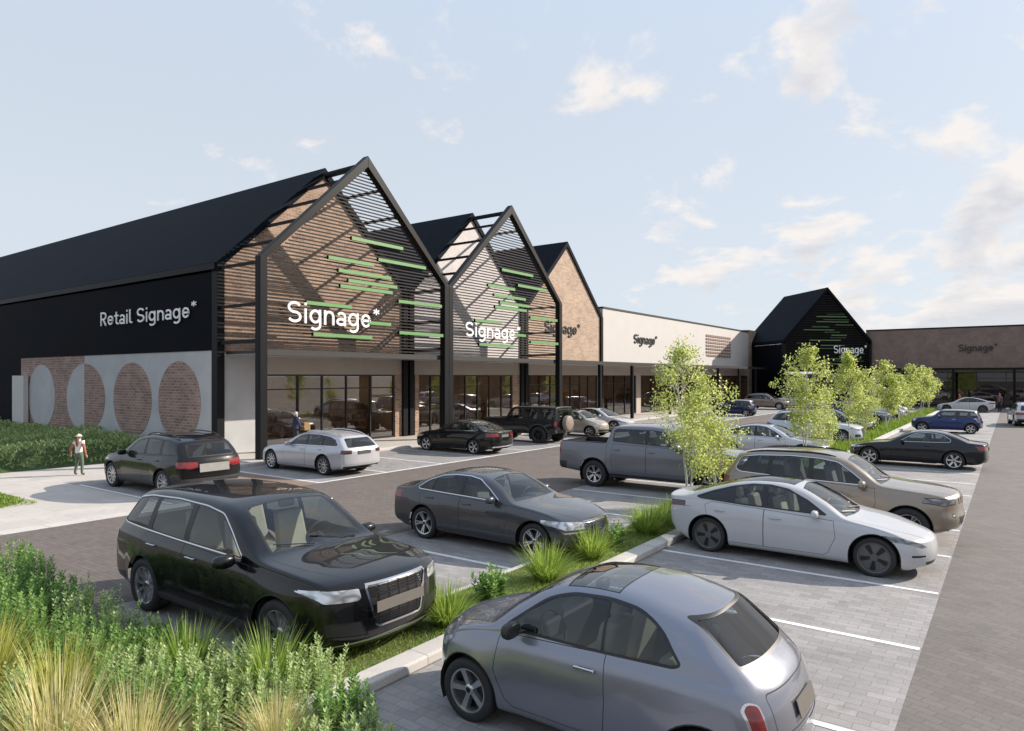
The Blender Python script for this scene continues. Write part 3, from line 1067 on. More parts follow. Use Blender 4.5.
SEDAN = dict(name='parked_car', L=4.77, W=1.83, axles=(0.90, 3.69), r=0.335, rr=0.236, tw=0.225, paint=PT['dark_grey'],
    zt=[(0, .735), (.10, .785), (.45, .865), (1.0, .945), (1.30, .985), (1.42, 1.01), (1.8, 1.235), (2.12, 1.375), (2.45, 1.44), (2.85, 1.46), (3.25, 1.425), (3.6, 1.335), (4.0, 1.165), (4.22, 1.075), (4.4, 1.055), (4.66, 1.045), (4.77, 1.01)],
    zb=[(0, .69), (.3, .775), (.9, .865), (1.45, .915), (2.4, .945), (3.4, .975), (4.2, .995), (4.77, .965)],
    w=[(0, .93), (.3, .955), (.9, .985), (1.6, 1), (3.2, 1), (3.9, .985), (4.4, .96), (4.77, .92)],
    zl=[(0, .21), (.5, .185), (2.4, .20), (4.2, .205), (4.77, .29)],
    pf=[(.15, .12), (.28, .02), (.5, 0), (.68, .025), (.8, .09)], pc=.34, pe=2.5, Lf=1.15,
    pr=[(.25, .12), (.45, .0), (.8, .015), (1.02, .05)], rcv=.2, Lr=1.0, tum=.42, crown=.05, rc=.12, flare=.018,
    dlo=[dict(poly=[(1.74, .985), (2.05, 1.19), (2.32, 1.335), (2.6, 1.375), (2.95, 1.375), (3.3, 1.335), (3.62, 1.23), (3.88, 1.07), (3.84, 1.045), (3.0, 1.02)], ring='chrome', outer=.015, r=.04,
              pillars=[(2.70, 2.72, .09), (3.52, 3.40, .05)])],
    feat=[('top', 'windscreen', [(1.46, -.665), (1.40, -.3), (1.385, 0), (1.40, .3), (1.46, .665), (2.12, .51), (2.17, 0), (2.12, -.51)], dict(band=.025)),
          ('top', 'rear_window', [(3.52, -.49), (3.49, 0), (3.52, .49), (4.20, .60), (4.24, 0), (4.20, -.60)], dict(band=.025)),
          ('front', 'grille', [(-.40, .735), (-.43, .70), (-.38, .585), (.38, .585), (.43, .70), (.40, .735)], dict(band=.01, ring='chrome')),
          ('front', 'headlight', [(.43, .60), (.80, .60), (.90, .68), (.90, .755), (.45, .725)], dict(mirror=True, r=.02, smax=.75)),
          ('front', 'bumper_trim', [(-.82, .535), (.82, .535), (.84, .565), (-.84, .565)], dict(smax=.6)),
          ('front', 'air_intake', [(-.80, .25), (.80, .25), (.86, .44), (.40, .40), (-.40, .40), (-.86, .44)], dict(smax=.5)),
          ('rear', 'tail_light', [(.42, .80), (.90, .80), (.90, .955), (.44, .93)], dict(mirror=True)),
          ('rear', 'bumper_trim', [(-.70, .27), (.70, .27), (.72, .40), (-.72, .40)], {})]
         + [('front', 'grille_bar', strip(z, -.42, .42, .005), dict(over=['grille'])) for z in (.705, .675, .645, .615)],
    doors=[dict(poly=[(1.62, .36), (1.50, .65), (1.55, .91), (2.70, .975), (2.70, .30), (1.70, .30)]), dict(poly=[(2.71, .30), (2.71, .975), (3.72, 1.01), (3.82, .92), (3.62, .30)])],
    seams=[('top', [(.14, .45), (.7, .66), (1.36, .72)]), ('top', [(4.24, .68), (4.66, .64)])],
    handles=[(0, 2.52, .86, None), (1, 3.52, .89, None)], mirror=(1.86, .945, None, .95),
    cabin=dict(mat=M['seat_grey'], z=.60, front=2.45, back=3.15, back_z=.44, dash=(1.45, 1.85, .955)),
    plates=[(True, 0, .82, .5, .11, M['plate'])], rim='twin', spokes=5, rim_mat=M['alloy'], bumper_mat=M['chrome'],
    seam_chrome=True)

TESLA = dict(name='parked_car', L=4.69, W=1.85, axles=(0.86, 3.735), r=0.335, rr=0.255, tw=0.235, paint=PT['white'],
    zt=[(0, .655), (.08, .70), (.35, .775), (.8, .85), (1.15, .905), (1.3, .95), (1.7, 1.195), (2.1, 1.375), (2.5, 1.44), (2.8, 1.443), (3.2, 1.395), (3.7, 1.26), (4.15, 1.12), (4.4, 1.06), (4.58, 1.045), (4.69, 1.03)],
    zb=[(0, .61), (.3, .71), (.85, .82), (1.35, .875), (2.4, .905), (3.4, .95), (4.2, .99), (4.69, .985)],
    w=[(0, .92), (.3, .955), (.86, .985), (1.6, .99), (3.0, 1), (3.8, .995), (4.3, .965), (4.69, .91)],
    zl=[(0, .17), (.5, .165), (2.4, .18), (4.2, .19), (4.69, .30)],
    pf=[(.1, .14), (.25, .03), (.42, 0), (.6, .03), (.72, .10)], pc=.42, pe=2.4, Lf=1.25,
    pr=[(.25, .16), (.5, .02), (.75, .0), (.92, .03), (1.0, .0)], rcv=.26, Lr=1.1, tum=.44, crown=.05, rc=.14, flare=.03, ef=.12,
    dlo=[dict(poly=[(1.62, .955), (1.95, 1.165), (2.3, 1.32), (2.62, 1.365), (2.95, 1.355), (3.3, 1.29), (3.68, 1.175), (3.98, 1.055), (3.90, 1.03), (3.0, .985)], ring='trim', outer=.012, r=.03,
              pillars=[(2.66, 2.72, .10)])],
    feat=[('top', 'windscreen', [(1.33, -.66), (1.26, -.3), (1.24, 0), (1.26, .3), (1.33, .66), (2.08, .50), (2.13, 0), (2.08, -.50)], dict(band=.02)),
          ('top', 'sunroof', [(2.16, -.50), (2.20, 0), (2.16, .50), (3.0, .51), (3.9, .56), (4.18, .52), (4.24, 0), (4.18, -.52), (3.9, -.56), (3.0, -.51)], dict(band=.02)),
          ('front', 'headlight', [(.50, .545), (.62, .535), (.90, .64), (.93, .735), (.80, .70)], dict(mirror=True, r=.03, smax=.75)),
          ('front', 'air_intake', [(.55, .38), (.80, .395), (.80, .43), (.55, .415)], dict(mirror=True, smax=.5)),
          ('front', 'air_intake', [(-.50, .22), (.50, .22), (.54, .30), (-.54, .30)], dict(smax=.5)),
          ('rear', 'tail_light', [(.45, .82), (.70, .80), (.93, .86), (.93, .96), (.45, .905)], dict(mirror=True)),
          ('rear', 'bumper_trim', [(-.66, .28), (.66, .28), (.70, .38), (-.70, .38)], {})],
    doors=[dict(poly=[(1.58, .32), (1.46, .60), (1.50, .87), (2.68, .94), (2.68, .27), (1.66, .27)]), dict(poly=[(2.69, .27), (2.69, .94), (3.66, .985), (3.80, .92), (3.64, .27)])],
    seams=[('top', [(.10, .40), (.6, .66), (1.24, .73)])],
    handles=[(0, 2.48, .81, None), (1, 3.5, .84, None)], mirror=(1.80, .90, None, .95), tail=M['dark_lens'], lamp=M['dark_lamp'],
    cabin=dict(mat=M['beige'], z=.56, front=2.4, back=3.1, back_z=.44, dash=(1.42, 1.85, .91)), rim='aero', spokes=5, rim_mat=M['dark_cap'],
    wipers=[((1.30, .5), (1.40, -.05)), ((1.28, -.1), (1.42, -.55))])

JEEP = dict(SUV, L=4.82, W=1.94, axles=(0.92, 3.835), r=0.38, rr=0.25, tw=0.26, paint=PT['tan'],
    zt=[(0, 1.0), (.06, 1.05), (.3, 1.09), (.8, 1.13), (1.25, 1.165), (1.42, 1.19), (1.75, 1.43), (2.1, 1.64), (2.4, 1.715), (2.9, 1.75), (3.7, 1.735), (4.4, 1.69), (4.82, 1.64)],
    zb=[(0, .94), (.3, 1.01), (.9, 1.06), (1.4, 1.09), (2.2, 1.12), (3.4, 1.15), (4.2, 1.17), (4.82, 1.18)],
    w=[(0, .92), (.3, .955), (.9, .98), (1.6, .98), (2.5, .99), (3.8, .99), (4.3, .97), (4.82, .94)],
    zl=[(0, .33), (.5, .27), (2.5, .27), (4.2, .28), (4.82, .36)],
    pf=[(.25, .20), (.42, .05), (.58, 0), (.72, .035), (.95, .05), (1.08, .09)], pc=.34, pe=2.6, Lf=1.2,
    pr=[(.3, .10), (.5, .0), (1.0, .03), (1.15, .07), (1.35, .22), (1.66, .42)], flare=.035, rc=.11,
    dlo=[dict(poly=[(1.66, 1.145), (1.95, 1.37), (2.24, 1.565), (2.6, 1.62), (3.2, 1.64), (3.9, 1.61), (4.28, 1.55), (4.40, 1.30), (4.30, 1.235), (3.2, 1.185)], ring='chrome', outer=.014, r=.06,
              pillars=[(2.78, 2.76, .11), (3.72, 3.60, .10)])],
    feat=[('top', 'windscreen', [(1.43, -.70), (1.38, -.35), (1.36, 0), (1.38, .35), (1.43, .70), (2.08, .56), (2.12, 0), (2.08, -.56)], dict(band=.03)),
          ('rear', 'rear_window', [(-.62, 1.18), (.62, 1.18), (.56, 1.56), (-.56, 1.56)], dict(r=.06, band=.02)),
          ('front', 'headlight', [(.56, .86), (.88, .845), (.955, .90), (.955, .995), (.58, .985)], dict(mirror=True, r=.02, smax=.8, band=.014)),
          ('front', 'fog_light', [(.62, .615), (.72, .615), (.72, .70), (.62, .70)], dict(mirror=True, r=.04, smax=.6, band=.02)),
          ('front', 'air_intake', [(-.46, .44), (.46, .44), (.54, .62), (-.54, .62)], dict(smax=.5, band=.012)),
          ('front', 'bumper_trim', [(-.90, .26), (.90, .26), (.90, .38), (.5, .41), (-.5, .41), (-.90, .38)], dict(smax=.7)),
          ('rear', 'tail_light', [(.58, .92), (.97, .94), (.97, 1.12), (.56, 1.08)], dict(mirror=True))]
         + [('front', 'grille', [(y - .032, .845), (y + .032, .845), (y + .032, .985), (y - .032, .985)], dict(r=.03, band=.008, ring='chrome')) for y in (-.42, -.28, -.14, 0, .14, .28, .42)],
    doors=[dict(poly=[(1.58, .50), (1.50, .80), (1.52, 1.09), (2.78, 1.14), (2.78, .42), (1.66, .42)]), dict(poly=[(2.79, .42), (2.79, 1.14), (3.70, 1.18), (3.86, 1.05), (3.75, .42)])],
    handles=[(0, 2.56, .99, None), (1, 3.52, 1.02, None)], mirror=(1.76, 1.10, None, 1.15), sill=(.9, 4.0, .36), lamp=M['dark_lamp'],
    cabin=dict(mat=M['seat_grey'], z=.88, front=2.35, back=3.2, dash=(1.42, 1.75, 1.14)), plates=[], rails=(2.3, 4.2, .62, M['trim'], .02), rim='twin', spokes=5,
    bumper_mat=PT['bronze'], wipers=[((1.40, .55), (1.52, -.05)), ((1.40, -.1), (1.52, -.6))])

FIAT = dict(name='parked_car', L=3.57, W=1.64, axles=(0.69, 2.99), r=0.30, rr=0.205, tw=0.2, paint=PT['slate'],
    zt=[(0, .74), (.06, .80), (.25, .875), (.55, .94), (.78, .985), (.9, 1.03), (1.15, 1.22), (1.42, 1.385), (1.7, 1.465), (2.05, 1.49), (2.5, 1.475), (3.0, 1.43), (3.4, 1.385), (3.57, 1.37)],
    zb=[(0, .69), (.25, .80), (.7, .885), (1.1, .925), (1.8, .95), (2.6, .975), (3.2, .975), (3.57, .96)],
    w=[(0, .90), (.25, .94), (.7, .98), (1.2, .985), (2.0, 1), (2.9, 1), (3.2, .98), (3.57, .93)],
    zl=[(0, .22), (.4, .19), (1.8, .2), (3.0, .2), (3.57, .27)],
    pf=[(.15, .12), (.3, .02), (.48, 0), (.66, .03), (.8, .10)], pc=.42, pe=2.3, Lf=1.25,
    pr=[(.2, .10), (.38, .01), (.55, .0), (.74, .035), (.88, .10), (1.02, .24), (1.2, .46), (1.40, .70)], rcv=.24, re=2.6, Lr=2.15, er=.13, ef=.12, tum=.38, crown=.06, rc=.15, flare=.035, tr=.02,
    dlo=[dict(poly=[(1.06, .975), (1.32, 1.17), (1.50, 1.30), (1.74, 1.375), (2.1, 1.395), (2.4, 1.365), (2.60, 1.27), (2.80, 1.04), (2.74, 1.01), (2.1, .985)], ring='trim', outer=.008, r=.10,
              pillars=[(2.12, 2.10, .03)])],
    feat=[('top', 'windscreen', [(.98, -.61), (.91, -.3), (.89, 0), (.91, .3), (.98, .61), (1.47, .50), (1.51, 0), (1.47, -.50)], dict(band=.02)),
          ('top', 'sunroof', [(1.56, -.50), (1.60, 0), (1.56, .50), (2.16, .50), (2.18, 0), (2.16, -.50)], dict(band=.015, smin=1.5, smax=2.3)),
          ('rear', 'rear_window', [(-.57, 1.045), (.57, 1.045), (.51, 1.355), (-.51, 1.355)], dict(r=.05, band=.02)),
          ('front', 'headlight', [(.48, .64), (.62, .60), (.72, .65), (.73, .74), (.62, .80), (.49, .75)], dict(mirror=True, r=.06, smax=.8)),
          ('front', 'fog_light', [(.44, .50), (.52, .50), (.52, .57), (.44, .57)], dict(mirror=True, r=.035, smax=.6)),
          ('front', 'air_intake', [(-.60, .30), (.60, .30), (.62, .42), (-.62, .42)], dict(smax=.6)),
          ('rear', 'tail_light', [(.62, .62), (.735, .62), (.745, .83), (.70, .88), (.63, .86)], dict(mirror=True, r=.04, band=.014, ring='chrome')),
          ('rear', 'bumper_trim', [(-.74, .43), (.74, .43), (.76, .56), (-.76, .56)], {}),
          ('rear', 'tailgate', [(-.54, .60), (.54, .60), (.545, .90), (-.545, .90)], dict(band=.008, ring='gap', r=.05)),
          ('rear', 'air_intake', [(-.5, .27), (.5, .27), (.54, .36), (-.54, .36)], {})],
    doors=[dict(poly=[(1.14, .36), (1.02, .60), (1.06, .93), (2.15, .985), (2.17, .60), (2.15, .30), (1.22, .30)])],
    seams=[('top', [(.16, .38), (.5, .56), (.86, .63)])],
    handles=[(0, 1.98, .84, M['chrome'])], mirror=(1.28, .955, M['trim'], .95),
    cabin=dict(mat=M['beige'], z=.58, front=1.9, back=2.45, back_z=.40, dash=(1.02, 1.36, .96), y=.34), glass=dict(roof=M['roof_glass']),
    plates=[(True, 0, .72, .46, .13, M['plate'])], rim='spoke', spokes=5, rim_mat=M['alloy'], bumper_mat=PT['slate'],
    wipers=[((.97, .5), (1.06, -.02)), ((.95, -.05), (1.07, -.5))])

PICKUP = dict(SUV, name='pickup_truck', L=5.95, W=2.03, axles=(0.97, 4.65), r=0.41, rr=0.255, tw=0.28, paint=PT['truck_grey'],
    zt=[(0, 1.16), (.08, 1.22), (.35, 1.27), (.9, 1.31), (1.4, 1.345), (1.52, 1.37), (1.85, 1.64), (2.15, 1.84), (2.45, 1.925), (3.0, 1.955), (3.6, 1.945), (4.0, 1.91), (4.12, 1.86), (4.2, 1.60), (4.25, 1.38), (4.4, 1.365), (5.95, 1.37)],
    zb=[(0, 1.08), (.3, 1.20), (.9, 1.25), (1.5, 1.28), (3.0, 1.31), (4.2, 1.335), (5.95, 1.345)],
    w=[(0, .94), (.25, .965), (.9, .985), (1.6, .98), (4.0, .985), (5.3, .985), (5.95, .965)],
    zl=[(0, .42), (.6, .40), (3, .42), (5, .44), (5.95, .52)],
    pf=[(.3, .10), (.5, .0), (1.1, .02), (1.25, .08)], pc=.22, pe=3, Lf=.9, pr=[(.4, .05), (.6, 0), (1.35, .02)], rcv=.05, Lr=.6, er=.05, tum=.26, crown=.05, rc=.1, flare=.05, ra=.50,
    dlo=[dict(poly=[(1.86, 1.345), (2.12, 1.58), (2.36, 1.76), (2.7, 1.80), (3.9, 1.80), (4.0, 1.76), (4.02, 1.40), (3.2, 1.385), (2.4, 1.37)], ring='trim', outer=.012, r=.05, pillars=[(2.92, 2.92, .14)])],
    feat=[('top', 'windscreen', [(1.56, -.74), (1.50, 0), (1.56, .74), (2.16, .62), (2.2, 0), (2.16, -.62)], dict(band=.03)),
          ('rear', 'rear_window', [(-.62, 1.46), (.62, 1.46), (.56, 1.80), (-.56, 1.80)], dict(r=.05, smin=3.9, smax=4.6)),
          ('front', 'grille', [(-.60, .82), (.60, .82), (.60, 1.12), (-.60, 1.12)], dict(r=.06, band=.03, ring='chrome', smax=.6)),
          ('front', 'headlight', [(.66, .86), (.96, .86), (.96, 1.12), (.66, 1.12)], dict(mirror=True, r=.03, smax=.6)),
          ('front', 'bumper_trim', [(-.97, .50), (.97, .50), (.97, .74), (-.97, .74)], dict(smax=.6)),
          ('rear', 'tail_light', [(.82, .98), (1.0, .98), (1.0, 1.30), (.82, 1.30)], dict(mirror=True, smin=5.2)),
          ('side', 'tail_light', [(5.83, .98), (5.95, .98), (5.95, 1.30), (5.83, 1.30)], dict(smin=5.6)),
          ('rear', 'bumper_trim', [(-.97, .52), (.97, .52), (.97, .74), (-.97, .74)], dict(smin=5.2)),
          ('side', 'bumper_trim', [(5.62, .45), (6.0, .45), (6.0, .74), (5.62, .74)], dict(smin=5.4)),
          ('rear', 'tailgate', [(-.78, .78), (.78, .78), (.78, 1.33), (-.78, 1.33)], dict(band=.01, ring='gap', smin=5.2))],
    doors=[dict(poly=[(1.70, .62), (1.66, .90), (1.70, 1.30), (2.92, 1.345), (2.92, .55), (1.76, .55)]), dict(poly=[(2.93, .55), (2.93, 1.345), (4.02, 1.36), (4.06, .80), (4.0, .55)])],
    seams=[('side', [(4.22, .55), (4.22, 1.34)]), ('top', [(.2, .75), (1.45, .80)])],
    handles=[(0, 2.75, 1.17, None), (1, 3.86, 1.19, None)], mirror=(1.92, 1.30, None, 1.4), sill=(3.0, 3.05, .1),
    cabin=dict(mat=M['seat_grey'], z=1.02, front=2.6, back=3.5, dash=(1.55, 1.95, 1.33)), plates=[(True, 0, .63, .4, .13, M['plate'])], rim='twin', spokes=6, bed=(4.36, 5.86, .80, .86),
    lamp=M['lamp'], bumper_mat=M['clad'], wipers=[])
PICKUP.pop('sill')
def running_board(mb, c, s):
        mb.box(c['X'](1.6), c['X'](4.1), s * (c['W'] - .08), s * (c['W'] - .20), .36, .41)
PICKUP['extra'] = [('running_board', M['trim'], lambda mb, c: running_board(mb, c, 1)), ('running_board', M['trim'], lambda mb, c: running_board(mb, c, -1))]

COUPE = dict(SEDAN, L=4.61, W=1.78, axles=(0.80, 3.56), paint=PT['jet'],
    zt=[(0, .70), (.10, .75), (.45, .83), (1.0, .905), (1.36, .945), (1.5, .985), (1.85, 1.19), (2.15, 1.31), (2.45, 1.37), (2.8, 1.385), (3.15, 1.35), (3.5, 1.255), (3.85, 1.11), (4.05, 1.03), (4.3, 1.0), (4.52, .985), (4.61, .95)],
    zb=[(0, .65), (.3, .74), (.9, .83), (1.5, .885), (2.4, .91), (3.3, .935), (4.1, .95), (4.61, .91)],
    dlo=[dict(poly=[(1.84, .955), (2.1, 1.14), (2.36, 1.265), (2.65, 1.30), (2.95, 1.29), (3.25, 1.22), (3.46, 1.08), (3.44, 1.0), (3.0, .98)], ring='chrome', outer=.012, r=.05, pillars=[(2.86, 2.78, .07)])],
    feat=[('top', 'windscreen', [(1.53, -.65), (1.48, -.3), (1.465, 0), (1.48, .3), (1.53, .65), (2.16, .50), (2.2, 0), (2.16, -.50)], dict(band=.025)),
          ('top', 'rear_window', [(3.36, -.46), (3.32, 0), (3.36, .46), (4.0, .56), (4.04, 0), (4.0, -.56)], dict(band=.025)),
          ('front', 'grille', [(.03, .60), (.22, .60), (.26, .70), (.05, .70)], dict(mirror=True, r=.03, band=.012, ring='chrome')),
          ('front', 'headlight', [(.38, .60), (.76, .62), (.86, .72), (.44, .70)], dict(mirror=True, r=.02, smax=.75)),
          ('front', 'air_intake', [(-.72, .25), (.72, .25), (.74, .40), (-.74, .40)], dict(smax=.5)),
          ('rear', 'tail_light', [(.46, .74), (.90, .74), (.90, .90), (.48, .88)], dict(mirror=True)),
          ('rear', 'bumper_trim', [(-.66, .27), (.66, .27), (.68, .36), (-.68, .36)], {})],
    doors=[dict(poly=[(1.62, .36), (1.50, .65), (1.55, .88), (2.90, .94), (2.96, .65), (2.90, .30), (1.70, .30)])],
    seams=[('top', [(.14, .45), (.7, .62), (1.44, .70)]), ('top', [(4.06, .64), (4.5, .60)])],
    handles=[(0, 2.72, .83, None)], mirror=(1.94, .915, None, .9), cabin=dict(mat=M['seat_grey'], z=.55, front=2.5, back=3.0, back_z=.36, dash=(1.55, 1.95, .925)),
    rim='spoke', spokes=6, bumper_mat=M['trim'], plates=[(True, 0, .78, .5, .11, M['plate'])])

MINI = dict(FIAT, L=3.70, W=1.68, axles=(0.66, 3.13), r=0.305, rr=0.21, paint=PT['blue'],
    zt=[(0, .80), (.06, .86), (.3, .92), (.8, .965), (1.1, .99), (1.22, 1.03), (1.42, 1.22), (1.62, 1.36), (1.85, 1.405), (2.4, 1.415), (3.1, 1.395), (3.5, 1.37), (3.70, 1.355)],
    zb=[(0, .74), (.3, .86), (.8, .90), (1.2, .92), (2.0, .935), (3.0, .95), (3.70, .95)],
    pf=[(.15, .1), (.3, .02), (.48, 0), (.7, .02), (.86, .10)], pc=.34, pr=[(.2, .12), (.4, .01), (.6, .0), (.9, .06), (1.0, .1), (1.38, .30)], Lr=1.5, tum=.30, rc=.09, crown=.03, roof_mat=M['cap_grey'],
    dlo=[dict(poly=[(1.45, .985), (1.62, 1.17), (1.78, 1.285), (2.1, 1.31), (3.1, 1.30), (3.34, 1.28), (3.47, 1.0), (2.4, .98)], ring='trim', outer=.014, r=.03, pillars=[(2.48, 2.46, .07)])],
    feat=[('top', 'windscreen', [(1.27, -.62), (1.22, 0), (1.27, .62), (1.64, .54), (1.67, 0), (1.64, -.54)], dict(band=.02)),
          ('top', 'roof_panel', [(1.70, -.64), (1.70, .64), (3.40, .64), (3.42, 0), (3.40, -.64)], dict(smin=1.5, smax=3.6)),
          ('rear', 'rear_window', [(-.54, 1.0), (.54, 1.0), (.50, 1.28), (-.50, 1.28)], dict(r=.05, band=.02)),
          ('front', 'headlight', [(.46, .66), (.60, .62), (.70, .67), (.71, .78), (.60, .84), (.47, .78)], dict(mirror=True, r=.06, smax=.8)),
          ('front', 'grille', [(-.36, .58), (.36, .58), (.40, .72), (-.40, .72)], dict(r=.05, band=.015, ring='chrome', smax=.5)),
          ('rear', 'tail_light', [(.60, .70), (.76, .70), (.76, .92), (.60, .92)], dict(mirror=True, r=.03, band=.012, ring='chrome')),
          ('rear', 'bumper_trim', [(-.78, .28), (.78, .28), (.80, .42), (-.80, .42)], {})],
    doors=[dict(poly=[(1.30, .40), (1.20, .60), (1.24, .92), (2.46, .95), (2.48, .60), (2.44, .32), (1.38, .32)])], seams=[],
    handles=[(0, 2.28, .84, M['chrome'])], mirror=(1.56, .97, M['cap_grey'], .9), cabin=dict(mat=M['seat_grey'], z=.55, front=2.2, back=2.85, dash=(1.28, 1.55, .96), y=.36),
    bumper_mat=M['trim'], sill=(.5, 3.3, .27), arch_clad=.05, plates=[(True, 0, .68, .46, .12, M['plate'])], wipers=[])

CROSSOVER = dict(SUV, L=4.63, W=1.89, axles=(0.87, 3.68), r=0.365, rr=0.25, tw=0.25, paint=PT['black'],
    zt=[(0, .86), (.08, .92), (.35, .98), (.8, 1.03), (1.2, 1.07), (1.34, 1.10), (1.7, 1.35), (2.05, 1.535), (2.35, 1.605), (2.85, 1.645), (3.5, 1.625), (4.2, 1.56), (4.63, 1.50)],
    zb=[(0, .80), (.3, .90), (.9, .96), (1.35, 1.0), (2.2, 1.03), (3.2, 1.06), (4.1, 1.10), (4.63, 1.10)],
    w=[(0, .93), (.3, .955), (.9, .985), (1.6, .995), (2.5, 1), (3.6, .995), (4.1, .975), (4.63, .945)],
    zl=[(0, .25), (.5, .22), (2.5, .24), (4.0, .25), (4.63, .34)],
    pf=[(.2, .15), (.36, .03), (.52, 0), (.82, .03), (.95, .10)], pc=.38, Lf=1.2, pr=[(.3, .12), (.5, .0), (.80, .0), (1.02, .05), (1.1, .10), (1.3, .28), (1.52, .50)], Lr=1.6,
    dlo=[dict(poly=[(1.62, 1.065), (1.95, 1.28), (2.22, 1.455), (2.55, 1.51), (3.1, 1.525), (3.7, 1.49), (4.02, 1.42), (4.22, 1.165), (4.14, 1.14), (3.0, 1.10)], ring='trim', outer=.014, r=.06,
              pillars=[(2.68, 2.66, .10), (3.55, 3.42, .10)])],
    feat=[('top', 'windscreen', [(1.37, -.67), (1.32, -.3), (1.31, 0), (1.32, .3), (1.37, .67), (2.05, .54), (2.09, 0), (2.05, -.54)], dict(band=.03)),
          ('rear', 'rear_window', [(-.66, 1.09), (.66, 1.09), (.58, 1.42), (-.58, 1.42)], dict(r=.07, band=.025)),
          ('front', 'grille', [(-.40, .84), (-.42, .78), (-.30, .40), (.30, .40), (.42, .78), (.40, .84)], dict(band=.02, ring='chrome')),
          ('front', 'headlight', [(.46, .70), (.86, .73), (.93, .84), (.84, .86), (.50, .79)], dict(mirror=True, r=.02, smax=.9)),
          ('front', 'air_intake', [(.44, .38), (.82, .40), (.82, .54), (.50, .54)], dict(mirror=True, smax=.7)),
          ('rear', 'tail_light', [(.44, .82), (.60, .79), (.94, .82), (.94, .98), (.45, .965)], dict(mirror=True, r=.02)),
          ('rear', 'bumper_trim', [(-.80, .35), (.80, .35), (.84, .53), (-.84, .53)], {}),
          ('rear', 'tailgate', [(-.43, .58), (.43, .58), (.43, .975), (-.43, .975)], dict(band=.006, ring='gap'))],
    doors=[dict(poly=[(1.54, .48), (1.44, .74), (1.48, 1.0), (2.68, 1.055), (2.68, .38), (1.62, .38)]), dict(poly=[(2.69, .38), (2.69, 1.055), (3.58, 1.09), (3.72, 1.0), (3.60, .38)])],
    seams=[], handles=[(0, 2.46, .93, None), (1, 3.4, .96, None)], mirror=(1.72, 1.02, None, 1.05), sill=(.9, 3.7, .36),
    cabin=dict(mat=M['seat_grey'], z=.82, front=2.3, back=3.1, dash=(1.36, 1.7, 1.06)), plates=[(True, 0, .80, .84, .22, M['silver_panel'])], rails=(2.3, 4.0, .58, M['trim']),
    rim='spoke', spokes=10, bumper_mat=M['clad'], wipers=[])

WAGON = dict(SEDAN, L=4.92, W=1.85, axles=(0.86, 3.80), r=0.345, rr=0.245, paint=PT['silver'],
    zt=[(0, .72), (.10, .775), (.45, .86), (1.0, .935), (1.40, .985), (1.52, 1.015), (1.9, 1.245), (2.22, 1.385), (2.55, 1.45), (3.0, 1.475), (3.6, 1.46), (4.3, 1.41), (4.92, 1.35)],
    zb=[(0, .68), (.3, .77), (.9, .86), (1.5, .91), (2.5, .94), (3.6, .965), (4.4, .98), (4.92, .98)],
    w=[(0, .93), (.3, .955), (.9, .985), (1.6, 1), (3.4, 1), (4.0, .985), (4.5, .965), (4.92, .935)],
    pr=[(.25, .12), (.45, .0), (.85, .01), (.95, .05), (1.1, .20), (1.38, .55)], Lr=1.7, rcv=.18, tum=.38,
    dlo=[dict(poly=[(1.86, .985), (2.15, 1.18), (2.42, 1.325), (2.75, 1.37), (3.4, 1.375), (3.95, 1.33), (4.26, 1.25), (4.46, 1.08), (4.40, 1.03), (3.0, 1.01)], ring='chrome', outer=.012, r=.05,
              pillars=[(2.84, 2.86, .10), (3.72, 3.60, .10)])],
    feat=[('top', 'windscreen', [(1.56, -.665), (1.50, -.3), (1.485, 0), (1.50, .3), (1.56, .665), (2.22, .51), (2.27, 0), (2.22, -.51)], dict(band=.025)),
          ('rear', 'rear_window', [(-.64, .985), (.64, .985), (.54, 1.28), (-.54, 1.28)], dict(r=.06, band=.025)),
          ('front', 'grille', [(-.36, .70), (-.30, .50), (.30, .50), (.36, .70)], dict(band=.012, ring='chrome')),
          ('front', 'headlight', [(.42, .58), (.84, .62), (.90, .72), (.48, .71)], dict(mirror=True, r=.02, smax=.75)),
          ('rear', 'tail_light', [(.54, .78), (.91, .78), (.91, .915), (.52, .90)], dict(mirror=True, r=.02)),
          ('rear', 'bumper_trim', [(-.76, .27), (.76, .27), (.80, .37), (-.80, .37)], {})],
    doors=[dict(poly=[(1.72, .36), (1.60, .65), (1.65, .91), (2.84, .965), (2.84, .30), (1.80, .30)]), dict(poly=[(2.85, .30), (2.85, .965), (3.80, .995), (3.92, .92), (3.72, .30)])],
    seams=[('top', [(.14, .45), (.7, .66), (1.46, .72)])], handles=[(0, 2.66, .86, None), (1, 3.62, .89, None)], mirror=(1.98, .945, None, .95),
    cabin=dict(mat=M['seat_grey'], z=.60, front=2.55, back=3.4, dash=(1.55, 1.95, .955)), plates=[(True, 0, .82, .56, .12, M['clad'])], rails=(2.5, 4.4, .52, M['chrome']),
    tail=M['dark_lens'], rim='spoke', spokes=10, bumper_mat=M['trim'])

